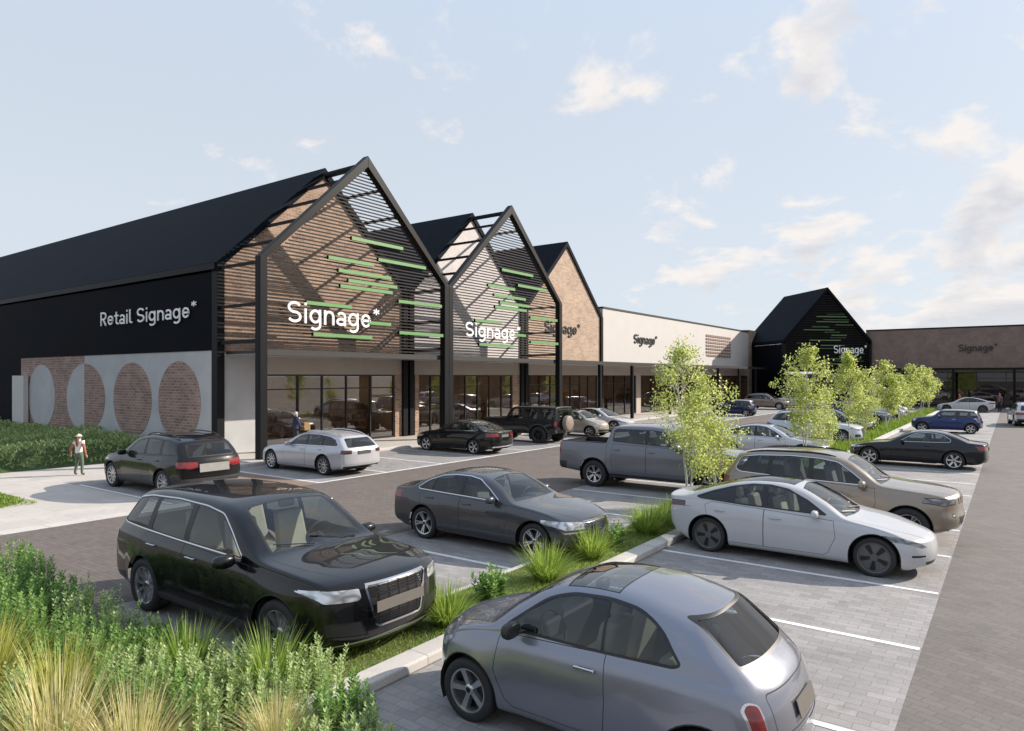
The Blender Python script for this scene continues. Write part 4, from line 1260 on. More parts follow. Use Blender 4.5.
OFFROAD = dict(SUV, L=4.25, W=1.88, axles=(0.72, 3.32), r=0.42, rr=0.235, tw=0.28, paint=PT['charcoal'],
    zt=[(0, 1.16), (.05, 1.2), (.6, 1.23), (1.25, 1.26), (1.4, 1.28), (1.62, 1.62), (1.78, 1.78), (2.0, 1.835), (2.8, 1.85), (3.8, 1.845), (4.25, 1.83)],
    zb=[(0, 1.06), (.3, 1.1), (1.3, 1.14), (2.0, 1.16), (4.25, 1.17)], w=[(0, .84), (.5, .88), (1.3, .92), (2.0, .93), (4.25, .93)],
    zl=[(0, .50), (.6, .46), (2.2, .46), (3.6, .48), (4.25, .52)], pf=[(.3, .05), (.6, 0), (1.2, .02)], pc=.06, Lf=.6, pr=[(.4, .05), (.6, 0), (1.15, .01), (1.83, .06)], rcv=.04, Lr=.6, er=.05, ef=.05,
    tum=.13, crown=.03, rc=.08, flare=.075, ra=.50,
    dlo=[dict(poly=[(1.62, 1.19), (1.80, 1.50), (1.94, 1.70), (2.3, 1.715), (4.08, 1.715), (4.12, 1.22), (3.0, 1.20)], ring='trim', outer=.012, r=.05, pillars=[(2.48, 2.48, .10), (3.28, 3.28, .10)])],
    feat=[('top', 'windscreen', [(1.40, -.68), (1.40, .68), (1.76, .64), (1.76, -.64)], dict(band=.03)),
          ('rear', 'rear_window', [(-.62, 1.22), (.62, 1.22), (.60, 1.70), (-.60, 1.70)], dict(r=.06, band=.03)),
          ('front', 'headlight', [(.44, .92), (.62, .92), (.62, 1.08), (.44, 1.08)], dict(mirror=True, r=.09, smax=.6)),
          ('rear', 'tail_light', [(.72, .88), (.88, .88), (.88, 1.10), (.72, 1.10)], dict(mirror=True)),
          ('rear', 'bumper_trim', [(-.88, .5), (.88, .5), (.88, .70), (-.88, .70)], {})],
    doors=[dict(poly=[(1.52, .62), (1.46, .80), (1.48, 1.14), (2.48, 1.18), (2.48, .52), (1.56, .52)]), dict(poly=[(2.49, .52), (2.49, 1.18), (3.30, 1.19), (3.32, .9), (3.2, .52)])],
    seams=[], handles=[(0, 2.30, 1.06, M['trim']), (1, 3.1, 1.08, M['trim'])], mirror=(1.62, 1.17, M['trim'], 1.1), arch_clad=.07,
    cabin=dict(mat=M['seat_grey'], z=.95, front=2.2, back=3.0, dash=(1.42, 1.7, 1.2)), plates=[], rim='spoke', spokes=6, rim_mat=M['dark_alloy'], wipers=[])
OFFROAD.pop('sill')
M['spare'] = plain('spare_cover', (0.27, 0.22, 0.18), 0.5, 0.2)
def spare(mb, c):
    x = -c['L'] / 2
    mb.lathe([(.001, -.28), (.20, -.275), (.34, -.25), (.37, -.21), (.37, -.06), (.30, -.03), (.001, -.03)], 28, 'x', (x, 0.02, 1.02))
OFFROAD['extra'] = [('spare_wheel', M['spare'], spare)]

def vary(base, **kw):
    return dict(base, **kw)
# ---------------------------------------------------------------- surfaces of the place
M['ground'] = plain('far_ground', (0.13, 0.115, 0.10), 0.9, var=0.2, scale=0.2)
M['aisle'] = paving('aisle_blocks', (0.150, 0.124, 0.110), (0.118, 0.098, 0.087), (0.09, 0.075, 0.066), 0.20, 0.10, 0.0, 0.10, 0.85)
M['aisle_right'] = paving('aisle_blocks_right', (0.150, 0.134, 0.122), (0.122, 0.109, 0.10), (0.10, 0.09, 0.084), 0.24, 0.12, 0.35, 0.10, 0.85)
M['bay'] = paving('bay_pavers', (0.305, 0.29, 0.283), (0.235, 0.224, 0.219), (0.20, 0.19, 0.186), 0.28, 0.14, 0.0, 0.17, 0.8)
M['path'] = paving('path_flags', (0.49, 0.45, 0.41), (0.445, 0.41, 0.375), (0.36, 0.34, 0.33), 0.60, 0.60, 0.0, 0.07, 0.8)
M['crossing'] = paving('crossing_blocks', (0.26, 0.18, 0.14), (0.20, 0.145, 0.115), (0.15, 0.11, 0.09), 0.22, 0.11, math.pi / 2, 0.1, 0.85)
M['kerb'] = paving('kerb_concrete', (0.52, 0.495, 0.465), (0.47, 0.447, 0.42), (0.20, 0.19, 0.18), 0.915, 4.0, math.pi / 2, 0.12, 0.85)
M['line'] = plain('line_paint', (0.74, 0.74, 0.73), 0.6, var=0.16, scale=14, bump=0.05)
M['soil'] = plain('bed_soil', (0.075, 0.055, 0.035), 0.95, var=0.35, scale=5, bump=0.6, bscale=18)
M['turf'] = plain('turf', (0.10, 0.13, 0.03), 0.95, var=0.35, scale=4, bump=0.6, bscale=60)
M['black_clad'] = plain('black_metal_cladding', (0.004, 0.005, 0.008), 0.7, var=0.12, scale=0.6, spec=0.06)
M['black_roof'] = plain('black_roof_metal', (0.006, 0.0085, 0.0135), 0.7, var=0.10, scale=0.5, spec=0.06)
M['black_steel'] = plain('black_steel', (0.007, 0.0075, 0.009), 0.5, 0.0, var=0.1, scale=1.0, spec=0.15)
M['slat'] = plain('slat_metal', (0.016, 0.013, 0.012), 0.6, spec=0.2, var=0.15)
M['green'] = plain('green_bar', (0.12, 0.28, 0.09), 0.45, var=0.08)
M['white_sign'] = plain('white_letters', (0.85, 0.85, 0.85), 0.4, var=0)
M['dark_sign'] = plain('dark_letters', (0.035, 0.03, 0.028), 0.45, var=0)
M['canopy'] = plain('canopy_metal', (0.028, 0.028, 0.029), 0.5, 0.2, var=0.1)
M['soffit'] = plain('soffit', (0.26, 0.24, 0.225), 0.7, var=0.05)
M['bulkhead'] = plain('bulkhead_render', (0.42, 0.365, 0.32), 0.8, var=0.06, scale=1.2)
M['concrete'] = plain('concrete_wall', (0.42, 0.42, 0.425), 0.85, var=0.12, scale=0.9, bump=0.2, bscale=30)
M['white_wall'] = plain('white_render', (0.54, 0.515, 0.495), 0.85, var=0.03, scale=0.7)
M['frame'] = plain('window_frame', (0.012, 0.012, 0.013), 0.4, var=0)
M['shop_glass'] = glass('shop_glass', (0.55, 0.51, 0.46), 2.3)
M['dark_shop_glass'] = glass('dark_shop_glass', (0.30, 0.28, 0.26), 1.6)
M['room'] = plain('shop_room', (0.50, 0.40, 0.31), 0.8, var=0.25, scale=0.8)
M['room_floor'] = plain('shop_floor', (0.30, 0.24, 0.19), 0.5, var=0.1)
M['shelf'] = plain('shop_shelf', (0.36, 0.24, 0.15), 0.6, var=0.3, scale=2)
M['goods'] = leafmat('goods', [(0.0, (0.6, 0.52, 0.40)), (0.25, (0.20, 0.10, 0.07)), (0.5, (0.5, 0.5, 0.52)), (0.75, (0.48, 0.24, 0.12)), (1.0, (0.12, 0.11, 0.13))], 0.0)
M['brick_front'] = brick('brown_brick', (0.38, 0.245, 0.17), (0.22, 0.14, 0.098), (0.40, 0.33, 0.27), 'yz', 0.36, 0.13, 0.25)
M['brick_pale'] = brick('pale_brick', (0.68, 0.63, 0.62), (0.60, 0.555, 0.55), (0.58, 0.55, 0.54), 'yz', big=0.08)
M['brick_tan'] = brick('tan_brick', (0.44, 0.315, 0.23), (0.32, 0.22, 0.16), (0.48, 0.40, 0.32), 'yz', 0.40, 0.14, 0.18)
M['brick_side'] = brick('side_brick', (0.30, 0.19, 0.155), (0.18, 0.11, 0.09), (0.38, 0.31, 0.27), 'xz', 0.36, 0.13, 0.22)
M['brick_far'] = brick('far_brick', (0.25, 0.165, 0.135), (0.19, 0.13, 0.11), (0.22, 0.18, 0.15), 'xz', big=0.2)

SUN = Vector((0.515, 0.705, 0.487)).normalized()

# ---------------------------------------------------------------- ground, kerbs and markings
def sheet(name, poly, z, mat, kind='structure', thick=0.0):
    mb = MB()
    if thick:
        mb.prism(poly, lambda p, t: (p[0], p[1], z - thick * (1 - t)))
    else:
        mb.add([(x, y, z) for x, y in poly], [tuple(range(len(poly)))])
    o = mb.obj(name, mat)
    return tag(o, kind=kind)

def rect(x0, x1, y0, y1):
    return [(x0, y0), (x1, y0), (x1, y1), (x0, y1)]

sheet('ground', ccw(rect(-2500, 2500, -400, 4500)), -0.012, M['ground'])
sheet('aisle_paving', rect(-60, -5.0, -12, 91), 0.0, M['aisle'])
sheet('aisle_paving', rect(-1.6, 40, -12, 91.9), 0.004, M['aisle_right'])
sheet('parking_bays', rect(-5.54, -0.91, -8, 80), 0.008, M['bay'])
sheet('parking_bays', rect(-10.75, -7.0, 4.6, 84), 0.008, M['bay'])
sheet('parking_bays', rect(-23.2, -17.75, 14.0, 84), 0.008, M['bay'])
# path in front of the hedge, with a rounded corner round the lawn, and the paved bay cut into it
sheet('path', [(-60, 5.0), (-17.5, 5.0), (-17.5, 12.4), (-23.2, 12.4), (-24.0, 15.4), (-60, 15.4)], 0.004, M['path'])
sheet('parking_bays', [(-24.6, 9.4), (-18.0, 9.4), (-18.0, 12.3), (-23.2, 12.3), (-24.2, 10.6)], 0.008, M['bay'])
sheet('crossing_paving', rect(-23.2, -17.75, 12.4, 14.0), 0.008, M['crossing'])
sheet('lawn', rounded([(-60, 4.0), (-20.6, 4.0), (-20.9, 6.4), (-21.8, 7.45), (-60, 7.0)], 0.7), 0.03, M['turf'], 'stuff', 0.03)
k = MB()
k.box(-17.92, -17.5, -10, 12.4, 0, 0.016)
tag(k.obj('kerb', M['kerb'], bevel=0.004), kind='structure')
k = MB()
k.box(-23.5, -23.2, 12.4, 90, 0, 0.13)
tag(k.obj('kerb', M['kerb'], bevel=0.02), kind='structure')
k = MB()
k.box(-5.86, -5.54, 4.2, 80, 0, 0.13)
tag(k.obj('kerb', M['kerb'], bevel=0.025), kind='structure')
k = MB()
k.box(-7.05, -6.9, 4.75, 80, 0, 0.07)
tag(k.obj('kerb', M['kerb'], bevel=0.015), kind='structure')
k = MB()
k.box(-16.0, -4.6, 4.1, 4.24, 0, 0.06)
tag(k.obj('kerb', M['kerb'], bevel=0.015), kind='structure')
sheet('footway', rect(-27.02, -23.5, 15.4, 96), 0.13, M['path'], thick=0.12)
sheet('planting_soil', rect(-6.9, -5.86, 4.0, 80), 0.085, M['turf'], thick=0.08)
sheet('planting_soil', rect(-16.0, -3.6, -6, 4.1), 0.05, M['soil'], thick=0.05)

def stripe(x0, x1, y0, y1, z=0.012):
    sheet('parking_line', rect(x0, x1, y0, y1), z, M['line'])
for i in range(-2, 24):
    y = 12.6 + 2.7 * i
    stripe(-5.52, -0.93, y - 0.05, y + 0.05)
for i in range(-2, 26):
    y = 12.49 + 2.69 * i
    if 6 < y < 82:
        stripe(-10.72, -7.08, y - 0.05, y + 0.05)
for i in range(0, 24):
    y = 14.15 + 2.95 * i
    stripe(-23.1, -17.95, y - 0.05, y + 0.05)
stripe(-17.95, -17.83, 14.1, 84)
stripe(-23.6, -18.05, 9.42, 9.52)

# ---------------------------------------------------------------- lettering drawn as strokes of even width
def arc(cx, cy, rx, ry, a0, a1, n=12):
    return [(cx + rx * math.cos(R(a0 + (a1 - a0) * k / n)), cy + ry * math.sin(R(a0 + (a1 - a0) * k / n))) for k in range(n + 1)]
GLYPH = {
    'S': (.72, [arc(.31, .715, .245, .22, 25, 270) + arc(.31, .28, .25, .215, 90, -155)[1:]]),
    'i': (.25, [[(.065, 0), (.065, .70)], [(.065, .85), (.065, .98)]]),
    'g': (.64, [arc(.25, .36, .21, .275, 0, 360, 20), [(.47, .70), (.47, -.06)] + arc(.25, -.06, .22, .19, 0, -140)[1:]]),
    'n': (.60, [[(.065, 0), (.065, .70)], arc(.26, .40, .19, .235, 180, 0) + [(.45, 0)]]),
    'a': (.58, [arc(.235, .455, .175, .18, 150, 0) + [(.41, 0)], arc(.225, .20, .18, .14, 0, 360, 18)]),
    'e': (.62, [[(.07, .36), (.465, .36)] + arc(.265, .355, .20, .285, 0, 322, 20)]),
    'R': (.66, [[(.065, 0), (.065, 1.0)], [(.065, .94), (.28, .94)] + arc(.28, .705, .22, .235, 90, -90)[1:] + [(.065, .47)], [(.27, .47), (.50, 0)]]),
    't': (.44, [[(.16, .92), (.16, .22)] + arc(.30, .22, .14, .155, 180, 270, 6)[1:] + [(.37, .065)], [(.0, .64), (.35, .64)]]),
    'l': (.30, [[(.065, 1.0), (.065, .20)] + arc(.18, .20, .115, .135, 180, 270, 6)[1:] + [(.24, .065)]]),
    '*': (.40, [[(.20, .70), (.20, 1.04)], [(.05, .79), (.35, .95)], [(.05, .95), (.35, .79)]]),
    ' ': (.34, []),
}

def lettering(name, text, mat, width, height, place_m, label, depth=0.06, weight=0.115):
    strokes, x = [], 0.0
    for ch in text:
        adv, st = GLYPH[ch]
        for s in st:
            strokes.append([(px + x, py) for px, py in s])
        x += adv
    xs = [p[0] for s in strokes for p in s]
    x0, x1 = min(xs) - weight / 2, max(xs) + weight / 2
    sx, sy = width / (x1 - x0), height
    mb = MB()
    for i, s in enumerate(strokes):
        pts = [Vector(((p[0] - x0) * sx, p[1] * sy)) for p in s]
        hw = weight * (sx + sy) / 4 * (0.55 if i >= len(strokes) - 3 else 1.0)
        closed = (pts[0] - pts[-1]).length < 1e-4
        off = []
        n = len(pts)
        for k in range(n):
            a = pts[k - 1] if k > 0 else (pts[-2] if closed else None)
            b = pts[k + 1] if k < n - 1 else (pts[1] if closed else None)
            d1 = (pts[k] - a).normalized() if a is not None else None
            d2 = (b - pts[k]).normalized() if b is not None else None
            d = (d1 or d2) if d1 is None or d2 is None else (d1 + d2)
            if d.length < 1e-4:
                d = d1
            d = d.normalized()
            nn = Vector((-d.y, d.x))
            m = 1.0
            if d1 is not None and d2 is not None:
                m = 1 / max(0.5, nn.dot(Vector((-d1.y, d1.x))))
            off.append(nn * hw * m)
        z1 = depth / 2 + 0.0015 * (i % 4)
        z0 = -depth / 2 - 0.0015 * (i % 4)
        vs = []
        for p, o in zip(pts, off):
            for q, z in ((p + o, z1), (p - o, z1), (p - o, z0), (p + o, z0)):
                vs.append((q.x, q.y, z))
        fs = []
        for k in range(n - 1):
            for j in range(4):
                fs.append((4 * k + j, 4 * k + (j + 1) % 4, 4 * k + 4 + (j + 1) % 4, 4 * k + 4 + j))
        if not closed:
            fs.append((0, 3, 2, 1))
            fs.append((4 * n - 4, 4 * n - 3, 4 * n - 2, 4 * n - 1))
        mb.add(vs, fs)
    o = mb.obj(name, mat)
    o.matrix_world = place_m
    return tag(o, label, 'sign')

def wall_x(x, y, z):      # text running along +y on a wall that faces +x
    return Matrix(((0, 0, 1, x), (1, 0, 0, y), (0, 1, 0, z), (0, 0, 0, 1)))
def wall_y(x, y, z):      # text running along +x on a wall that faces -y
    return Matrix(((1, 0, 0, x), (0, 0, -1, y), (0, 1, 0, z), (0, 0, 0, 1)))

# ---------------------------------------------------------------- the gabled shops
XF, XS = -27.0, -24.0      # brick front, slatted screen
EZ, AZ = 8.2, 13.5         # eaves, ridge
BAYS = [(16.0, 27.25), (27.4, 38.4), (38.55, 49.6)]

def gable_poly(y0, y1, z0, e=EZ, a=AZ, ins=0.0):
    ym = (y0 + y1) / 2
    p = [(y0, z0), (y1, z0), (y1, e), (ym, a), (y0, e)]
    return inset(p, ins) if ins else p

def shop_front(root, segs, z0, z1, x, gm, axis='x', flip=1):
    """glazing in a dark frame: segs are the mullion positions, each run is one window"""
    for run in segs:
        f, g = MB(), MB()
        a, b = run[0], run[-1]
        def bx(m, u0, u1, d0, d1, w0, w1):
            if axis == 'x':
                m.box(x + d0, x + d1, u0, u1, w0, w1)
            else:
                m.box(u0, u1, x + d0, x + d1, w0, w1)
        for u in run:
            bx(f, u - 0.035, u + 0.035, -0.06, 0.06, z0, z1 - 0.08)
        for u0, u1 in zip(run, run[1:]):
            bx(f, u0 + 0.035, u1 - 0.035, -0.05, 0.05, z0, z0 + 0.09)
            bx(f, u0 + 0.035, u1 - 0.035, -0.045, 0.045, z1 - 0.72, z1 - 0.66)
        bx(f, a - 0.05, b + 0.05, -0.07, 0.07, z1 - 0.08, z1)
        if axis == 'x':
            g.add([(x, a, z0 + 0.02), (x, b, z0 + 0.02), (x, b, z1 - 0.02), (x, a, z1 - 0.02)], [(0, 1, 2, 3)])
        else:
            g.add([(a, x, z0 + 0.02), (b, x, z0 + 0.02), (b, x, z1 - 0.02), (a, x, z1 - 0.02)], [(0, 1, 2, 3)])
        w = f.obj('shop_window', M['frame'], root)
        g.obj('pane', gm, w)

def lampstrip():
    m, nt, nd, lk, b = newmat('shop_lamp')
    b.inputs['Emission Color'].default_value = (1.0, 0.86, 0.70, 1)
    b.inputs['Emission Strength'].default_value = 1.5
    return m
M['shop_lamp'] = lampstrip()
def interior(root, y0, y1, depth=7.0, z1=3.6, x=XF, dark=False, seed=0):
    rnd = random.Random(seed)
    m = MB()
    xb = x - depth
    m.add([(xb, y0, .14), (xb, y1, .14), (xb, y1, z1), (xb, y0, z1)], [(0, 1, 2, 3)])
    m.add([(xb, y0, .14), (x - .1, y0, .14), (x - .1, y0, z1), (xb, y0, z1)], [(0, 1, 2, 3)])
    m.add([(xb, y1, .14), (x - .1, y1, .14), (x - .1, y1, z1), (xb, y1, z1)], [(0, 1, 2, 3)])
    m.add([(xb, y0, z1), (x - .1, y0, z1), (x - .1, y1, z1), (xb, y1, z1)], [(0, 1, 2, 3)])
    m.add([(xb, y0, .142), (x - .1, y0, .142), (x - .1, y1, .142), (xb, y1, .142)], [(0, 1, 2, 3)], 1)
    m.obj('shop_room', [M['room'], M['room_floor']], root)
    yl = y0 + 1.2
    while yl < y1 - 0.8:
        lm = MB()
        lm.box(x - 6.0, x - 0.9, yl - 0.12, yl + 0.12, z1 - 0.09, z1 - 0.03)
        lm.obj('ceiling_light', M['shop_lamp'], root)
        yl += 2.3
    y = y0 + 0.8
    while y < y1 - 1.6:
        s, g = MB(), MB()
        w = rnd.uniform(1.0, 2.2)
        xx = x - rnd.uniform(0.8, 2.4)
        h = rnd.uniform(1.1, 2.2)
        for z in [0.2 + k * 0.45 for k in range(int(h / 0.45) + 1)]:
            s.box(xx - 0.4, xx, y, y + w, z, z + 0.035)
            q = y + 0.06
            while q < y + w - 0.25:
                b = rnd.uniform(0.1, 0.28)
                g.box(xx - 0.35, xx - 0.04, q, q + b, z + 0.036, z + rnd.uniform(0.15, 0.36))
                q += b + 0.03
        s.box(xx - 0.4, xx, y - 0.03, y, 0.142, h + 0.2)
        s.box(xx - 0.4, xx, y + w, y + w + 0.03, 0.142, h + 0.2)
        y += w + rnd.uniform(0.3, 1.0)
        o = s.obj('shop_shelving', M['shelf'], root)
        g.obj('shop_goods', M['goods'], o)

def gable_house(i, y0, y1, wall_m, label, xback, segs):
    ym = (y0 + y1) / 2
    root = empty('gabled_shop', (XF, ym, 0), 0, label, 'shop', 'gabled shops in the terrace')
    P = lambda m: m
    def ob(mb, name, mat, par=root, **kw):
        o = mb.obj(name, mat, par, **kw)
        if par is root:
            o.location = (-XF, -ym, 0)
        return o
    # front wall above the bulkhead
    w = MB()
    w.prism(gable_poly(y0 + 0.25, y1 - 0.25, 4.42, EZ - 0.1, AZ - 0.30), lambda p, t: (XF - 0.25 + 0.25 * t, p[0], p[1]))
    ob(w, 'gable_wall', wall_m)
    b = MB()
    b.box(XF - 0.3, XF - 0.02, y0 + 0.25, y1 - 0.25, 3.5, 4.415)
    ob(b, 'bulkhead', M['bulkhead'])
    # roof: two slabs with a standing edge
    r = MB()
    t = 0.28
    s = Vector((0, ym - y0, AZ - EZ)).normalized()
    nn = Vector((0, -s.z, s.y)) * t
    for sg in (1, -1):
        pts = [(y0, EZ), (ym, AZ), (ym, AZ - t * 1.4), (y0, EZ - t * 1.4)]
        pts = [(ym + sg * (p[0] - ym) if sg > 0 else 2 * ym - p[0], p[1]) for p in pts]
        if sg < 0:
            pts = [(p[0] + 0.002 * (1 if p[0] > ym + .01 else 0), p[1]) for p in pts]
        r.prism(ccw(pts), lambda p, q: (xback + (XF + 0.12 - xback) * q, p[0], p[1]))
    ob(r, 'roof', M['black_roof'])
    # edge frame of the gable
    for sg in (1, -1):
        f = MB()
        ye = ym + sg * (y1 - ym - 0.18)
        f.box(XF - 0.3, XF + 0.14, ye - 0.17, ye + 0.17, 0.13, EZ)
        ob(f, 'corner_post', M['black_steel'], bevel=0.01)
    sw = MB()
    sw.box(xback, XF - 0.30, y1 - 0.3, y1 - 0.02, 0, EZ - 0.35)
    sw.box(xback, xback + 0.3, y0 + 0.3, y1 - 0.3, 0, EZ)
    ob(sw, 'side_wall', M['black_clad'])
    # shop front
    sr = bpy.data.objects.new('shopfront', None)
    link(sr, root)
    sr.location = (-XF, -ym, 0)
    shop_front(sr, segs, 0.14, 3.5, XF - 0.12, M['shop_glass'])
    return root, ob

H1, ob = gable_house(0, *BAYS[0], M['brick_front'], 'brown brick gabled shop nearest the hedge, with round brick discs on its side wall', -70, [[18.26, 20.2, 21.6, 23.1, 24.7, 26.36]])
b = MB()
b.box(XF - 0.3, XF, 16.36, 18.2, 0.13, 4.415)
ob(b, 'concrete_pier', M['concrete'])
b = MB()
b.box(XF - 0.3, XF - 0.01, 26.42, 26.9, 0.13, 3.5)
ob(b, 'brick_pier', M['brick_front'])
# long side wall facing the hedge: black cladding above, brick and concrete with discs below
b = MB()
b.box(-70, XF - 0.32, 16.0, 16.3, 4.5, 7.9)
b.box(-70, -48.0, 16.0, 16.3, 0, 4.498)
ob(b, 'side_cladding', M['black_clad'])
b = MB()
b.box(-70, XF + 0.05, 15.93, 16.32, 7.9, 8.16)
ob(b, 'eaves_gutter', M['black_steel'])
b = MB()
b.box(-47.98, -39.4, 16.03, 16.3, 0, 4.498)
ob(b, 'brick_base', M['brick_side'])
b = MB()
b.box(-39.398, XF - 0.32, 16.03, 16.3, 0, 4.498)
ob(b, 'concrete_base', M['concrete'])
def disc(name, cx, rx, mat, a0, a1, y, zc=2.28, rz=1.80, lab=None):
    m = MB()
    n = 40
    pts = [(cx + rx * math.cos(a0 + (a1 - a0) * k / n), zc + rz * math.sin(a0 + (a1 - a0) * k / n)) for k in range(n + 1)]
    pts = [p for p in pts]
    # the wall's foot cuts the disc off straight
    pts = clip(ccw(pts), (-90, 0.62), (0, 0.62))
    m.prism(ccw(pts), lambda p, t: (p[0], y - 0.012 * t, p[1]))
    o = ob(m, name, mat)
    return o
disc('disc_panel', -44.95, 1.85, M['concrete'], 0, 2 * math.pi, 16.03)
disc('disc_panel', -39.4, 2.15, M['concrete'], math.pi / 2, 3 * math.pi / 2, 16.03)
disc('disc_panel', -39.4, 2.35, M['brick_side'], -math.pi / 2, math.pi / 2, 16.028)
disc('disc_panel', -34.25, 1.9, M['brick_side'], 0, 2 * math.pi, 16.03)
disc('disc_panel', -29.95, 1.8, M['brick_side'], 0, 2 * math.pi, 16.03)
so = bpy.data.objects['shopfront']
interior(so, 16.9, 26.9, seed=1)
pb = MB()
pb.box(-48.36, -46.64, 15.7, 15.96, 0, 3.45)
tag(pb.obj('boundary_wall', M['white_wall'], bevel=0.01), 'white rendered pillar standing at the far end of the hedge', 'wall')

H2, ob = gable_house(1, *BAYS[1], M['brick_pale'], 'pale brick gabled shop between the brown brick one and the tan one', -60, [[28.3, 29.3, 30.2, 31.2], [31.3, 32.4, 33.6, 34.8, 36.1, 37.2]])
for ya, yb in ((27.95, 28.25), (37.26, 38.04)):
    b = MB()
    b.box(XF - 0.3, XF - 0.01, ya, yb, 0.13, 3.5)
    ob(b, 'brick_pier', M['brick_front'])
interior([o for o in COL.objects if o.parent == H2 and o.name.startswith('shopfront')][0], 27.9, 38.0, seed=2)
H3, ob = gable_house(2, *BAYS[2], M['brick_tan'], 'tan brick gabled shop without a slatted screen', -60, [[39.3, 40.6, 42.0, 43.4, 44.8, 46.2, 47.5, 48.9]])
interior([o for o in COL.objects if o.parent == H3 and o.name.startswith('shopfront')][0], 39.0, 49.1, seed=3)

# ---------------------------------------------------------------- slatted screens standing in front of the gables
def slat_screen(y0, y1, label, bars):
    ym = (y0 + y1) / 2
    root = empty('slatted_screen', (XS, ym, 0), 0, label, 'screen', 'slatted gable screens')
    inv = (-XS, -ym, 0)
    def ob(mb, name, mat, par=root, **kw):
        o = mb.obj(name, mat, par, **kw)
        if par is root:
            o.location = inv
        return o
    f = MB()
    w = 0.34
    hw = (y1 - y0) / 2
    # portal frame: posts and rafters of square section
    ins = w / 2
    sl = Vector((0, hw, AZ - EZ)).normalized()
    for sg in (1, -1):
        f = MB()
        ye = ym + sg * (hw - ins)
        f.box(XS - w / 2, XS + w / 2, ye - w / 2, ye + w / 2, 0.13, EZ - 0.04)
        ob(f, 'post', M['black_steel'], bevel=0.02)
    poly_o = gable_poly(y0, y1, EZ - 0.4)
    oute = [(y0, EZ - 0.05), (ym, AZ), (y1, EZ - 0.05)]
    k = w * 1.2
    inn = [(y0 + w, EZ - 0.05), (ym, AZ - k * 1.25), (y1 - w, EZ - 0.05)]
    for a, b, c, d in ((oute[0], oute[1], inn[1], inn[0]), (oute[1], oute[2], inn[2], inn[1])):
        r = MB()
        r.prism(ccw([a, b, c, d]), lambda p, t: (XS - w / 2 + w * t, p[0], p[1]))
        ob(r, 'rafter', M['black_steel'], bevel=0.012)
    # struts back to the building
    def strut(y, z0, z1):
        s = MB()
        s.box(XF + 0.14, XS - w / 2, y - 0.05, y + 0.05, z0, z1)
        ob(s, 'strut', M['black_steel'])
    for sg in (1, -1):
        for t in (0.0, 0.2, 0.4, 0.6, 0.8, 0.97):
            y = ym + sg * (hw - 0.17) * (1 - t)
            z = EZ + (AZ - EZ) * t - 0.24
            strut(y, z - 0.06, z + 0.06)
        y = ym + sg * (hw - 0.17)
        strut(y, 6.24, 6.36)
        strut(y, 4.74, 4.9)
    # slats
    t = MB()
    z = 4.6
    rx = XS - 0.02
    while z < AZ - 0.6:
        h = hw - w if z < EZ - 0.15 else (hw - 0.2) * (AZ - 0.42 - z) / (AZ - EZ)
        h = min(h, hw - w)
        if h > 0.08:
            t.box(rx - 0.02, rx + 0.02, ym - h, ym + h, z - 0.028, z + 0.028)
        z += 0.152
    ob(t, 'slats', M['slat'])
    for ya, yb, z in bars:
        g = MB()
        g.box(rx + 0.025, rx + 0.13, ya, yb, z - 0.075, z + 0.075)
        o = ob(g, 'green_bar', M['green'])
        e = MB()
        e.box(rx + 0.022, rx + 0.135, ya - 0.03, ya - 0.001, z - 0.08, z + 0.08)
        e.obj('end_cap', M['black_steel'], o)
    return root

B1 = [(20.7, 23.9, 9.6), (19.4, 22.0, 8.56), (22.3, 25.5, 8.86), (19.95, 23.1, 8.07), (20.5, 23.5, 7.68), (20.05, 23.2, 7.39), (23.6, 26.7, 7.03), (18.25, 20.7, 6.5), (21.2, 23.1, 5.87), (18.6, 21.9, 5.19), (23.65, 26.9, 5.52)]
B2 = [(a + 11.2, b + 11.2, z) for a, b, z in B1]
slat_screen(16.0, 27.2, 'black slatted gable screen with green bars before the brown brick shop', B1)
slat_screen(27.2, 38.4, 'black slatted gable screen with green bars before the pale brick shop', B2)
lettering('shop_sign', 'Signage*', M['white_sign'], 5.05, 0.88, wall_x(-23.82, 17.25, 5.62), 'large white Signage lettering on the slatted screen nearest the hedge', 0.05, 0.105)
lettering('shop_sign', 'Signage*', M['white_sign'], 5.15, 0.78, wall_x(-23.82, 28.5, 5.58), 'white Signage lettering on the slatted screen before the pale brick shop', 0.05)
lettering('shop_sign', 'Signage*', M['dark_sign'], 5.0, 0.80, wall_x(XF + 0.04, 41.1, 6.6), 'dark Signage lettering on the tan brick gable', 0.06)
lettering('shop_sign', 'Signage*', M['dark_sign'], 4.9, 0.80, wall_x(-26.9, 55.3, 6.35), 'dark Signage lettering on the white wall', 0.06)
lettering('shop_sign', 'Retail Signage*', M['white_sign'], 9.0, 0.68, wall_y(-37.3, 15.93, 5.95), 'thin white Retail Signage lettering on the black side wall', 0.04, 0.085)

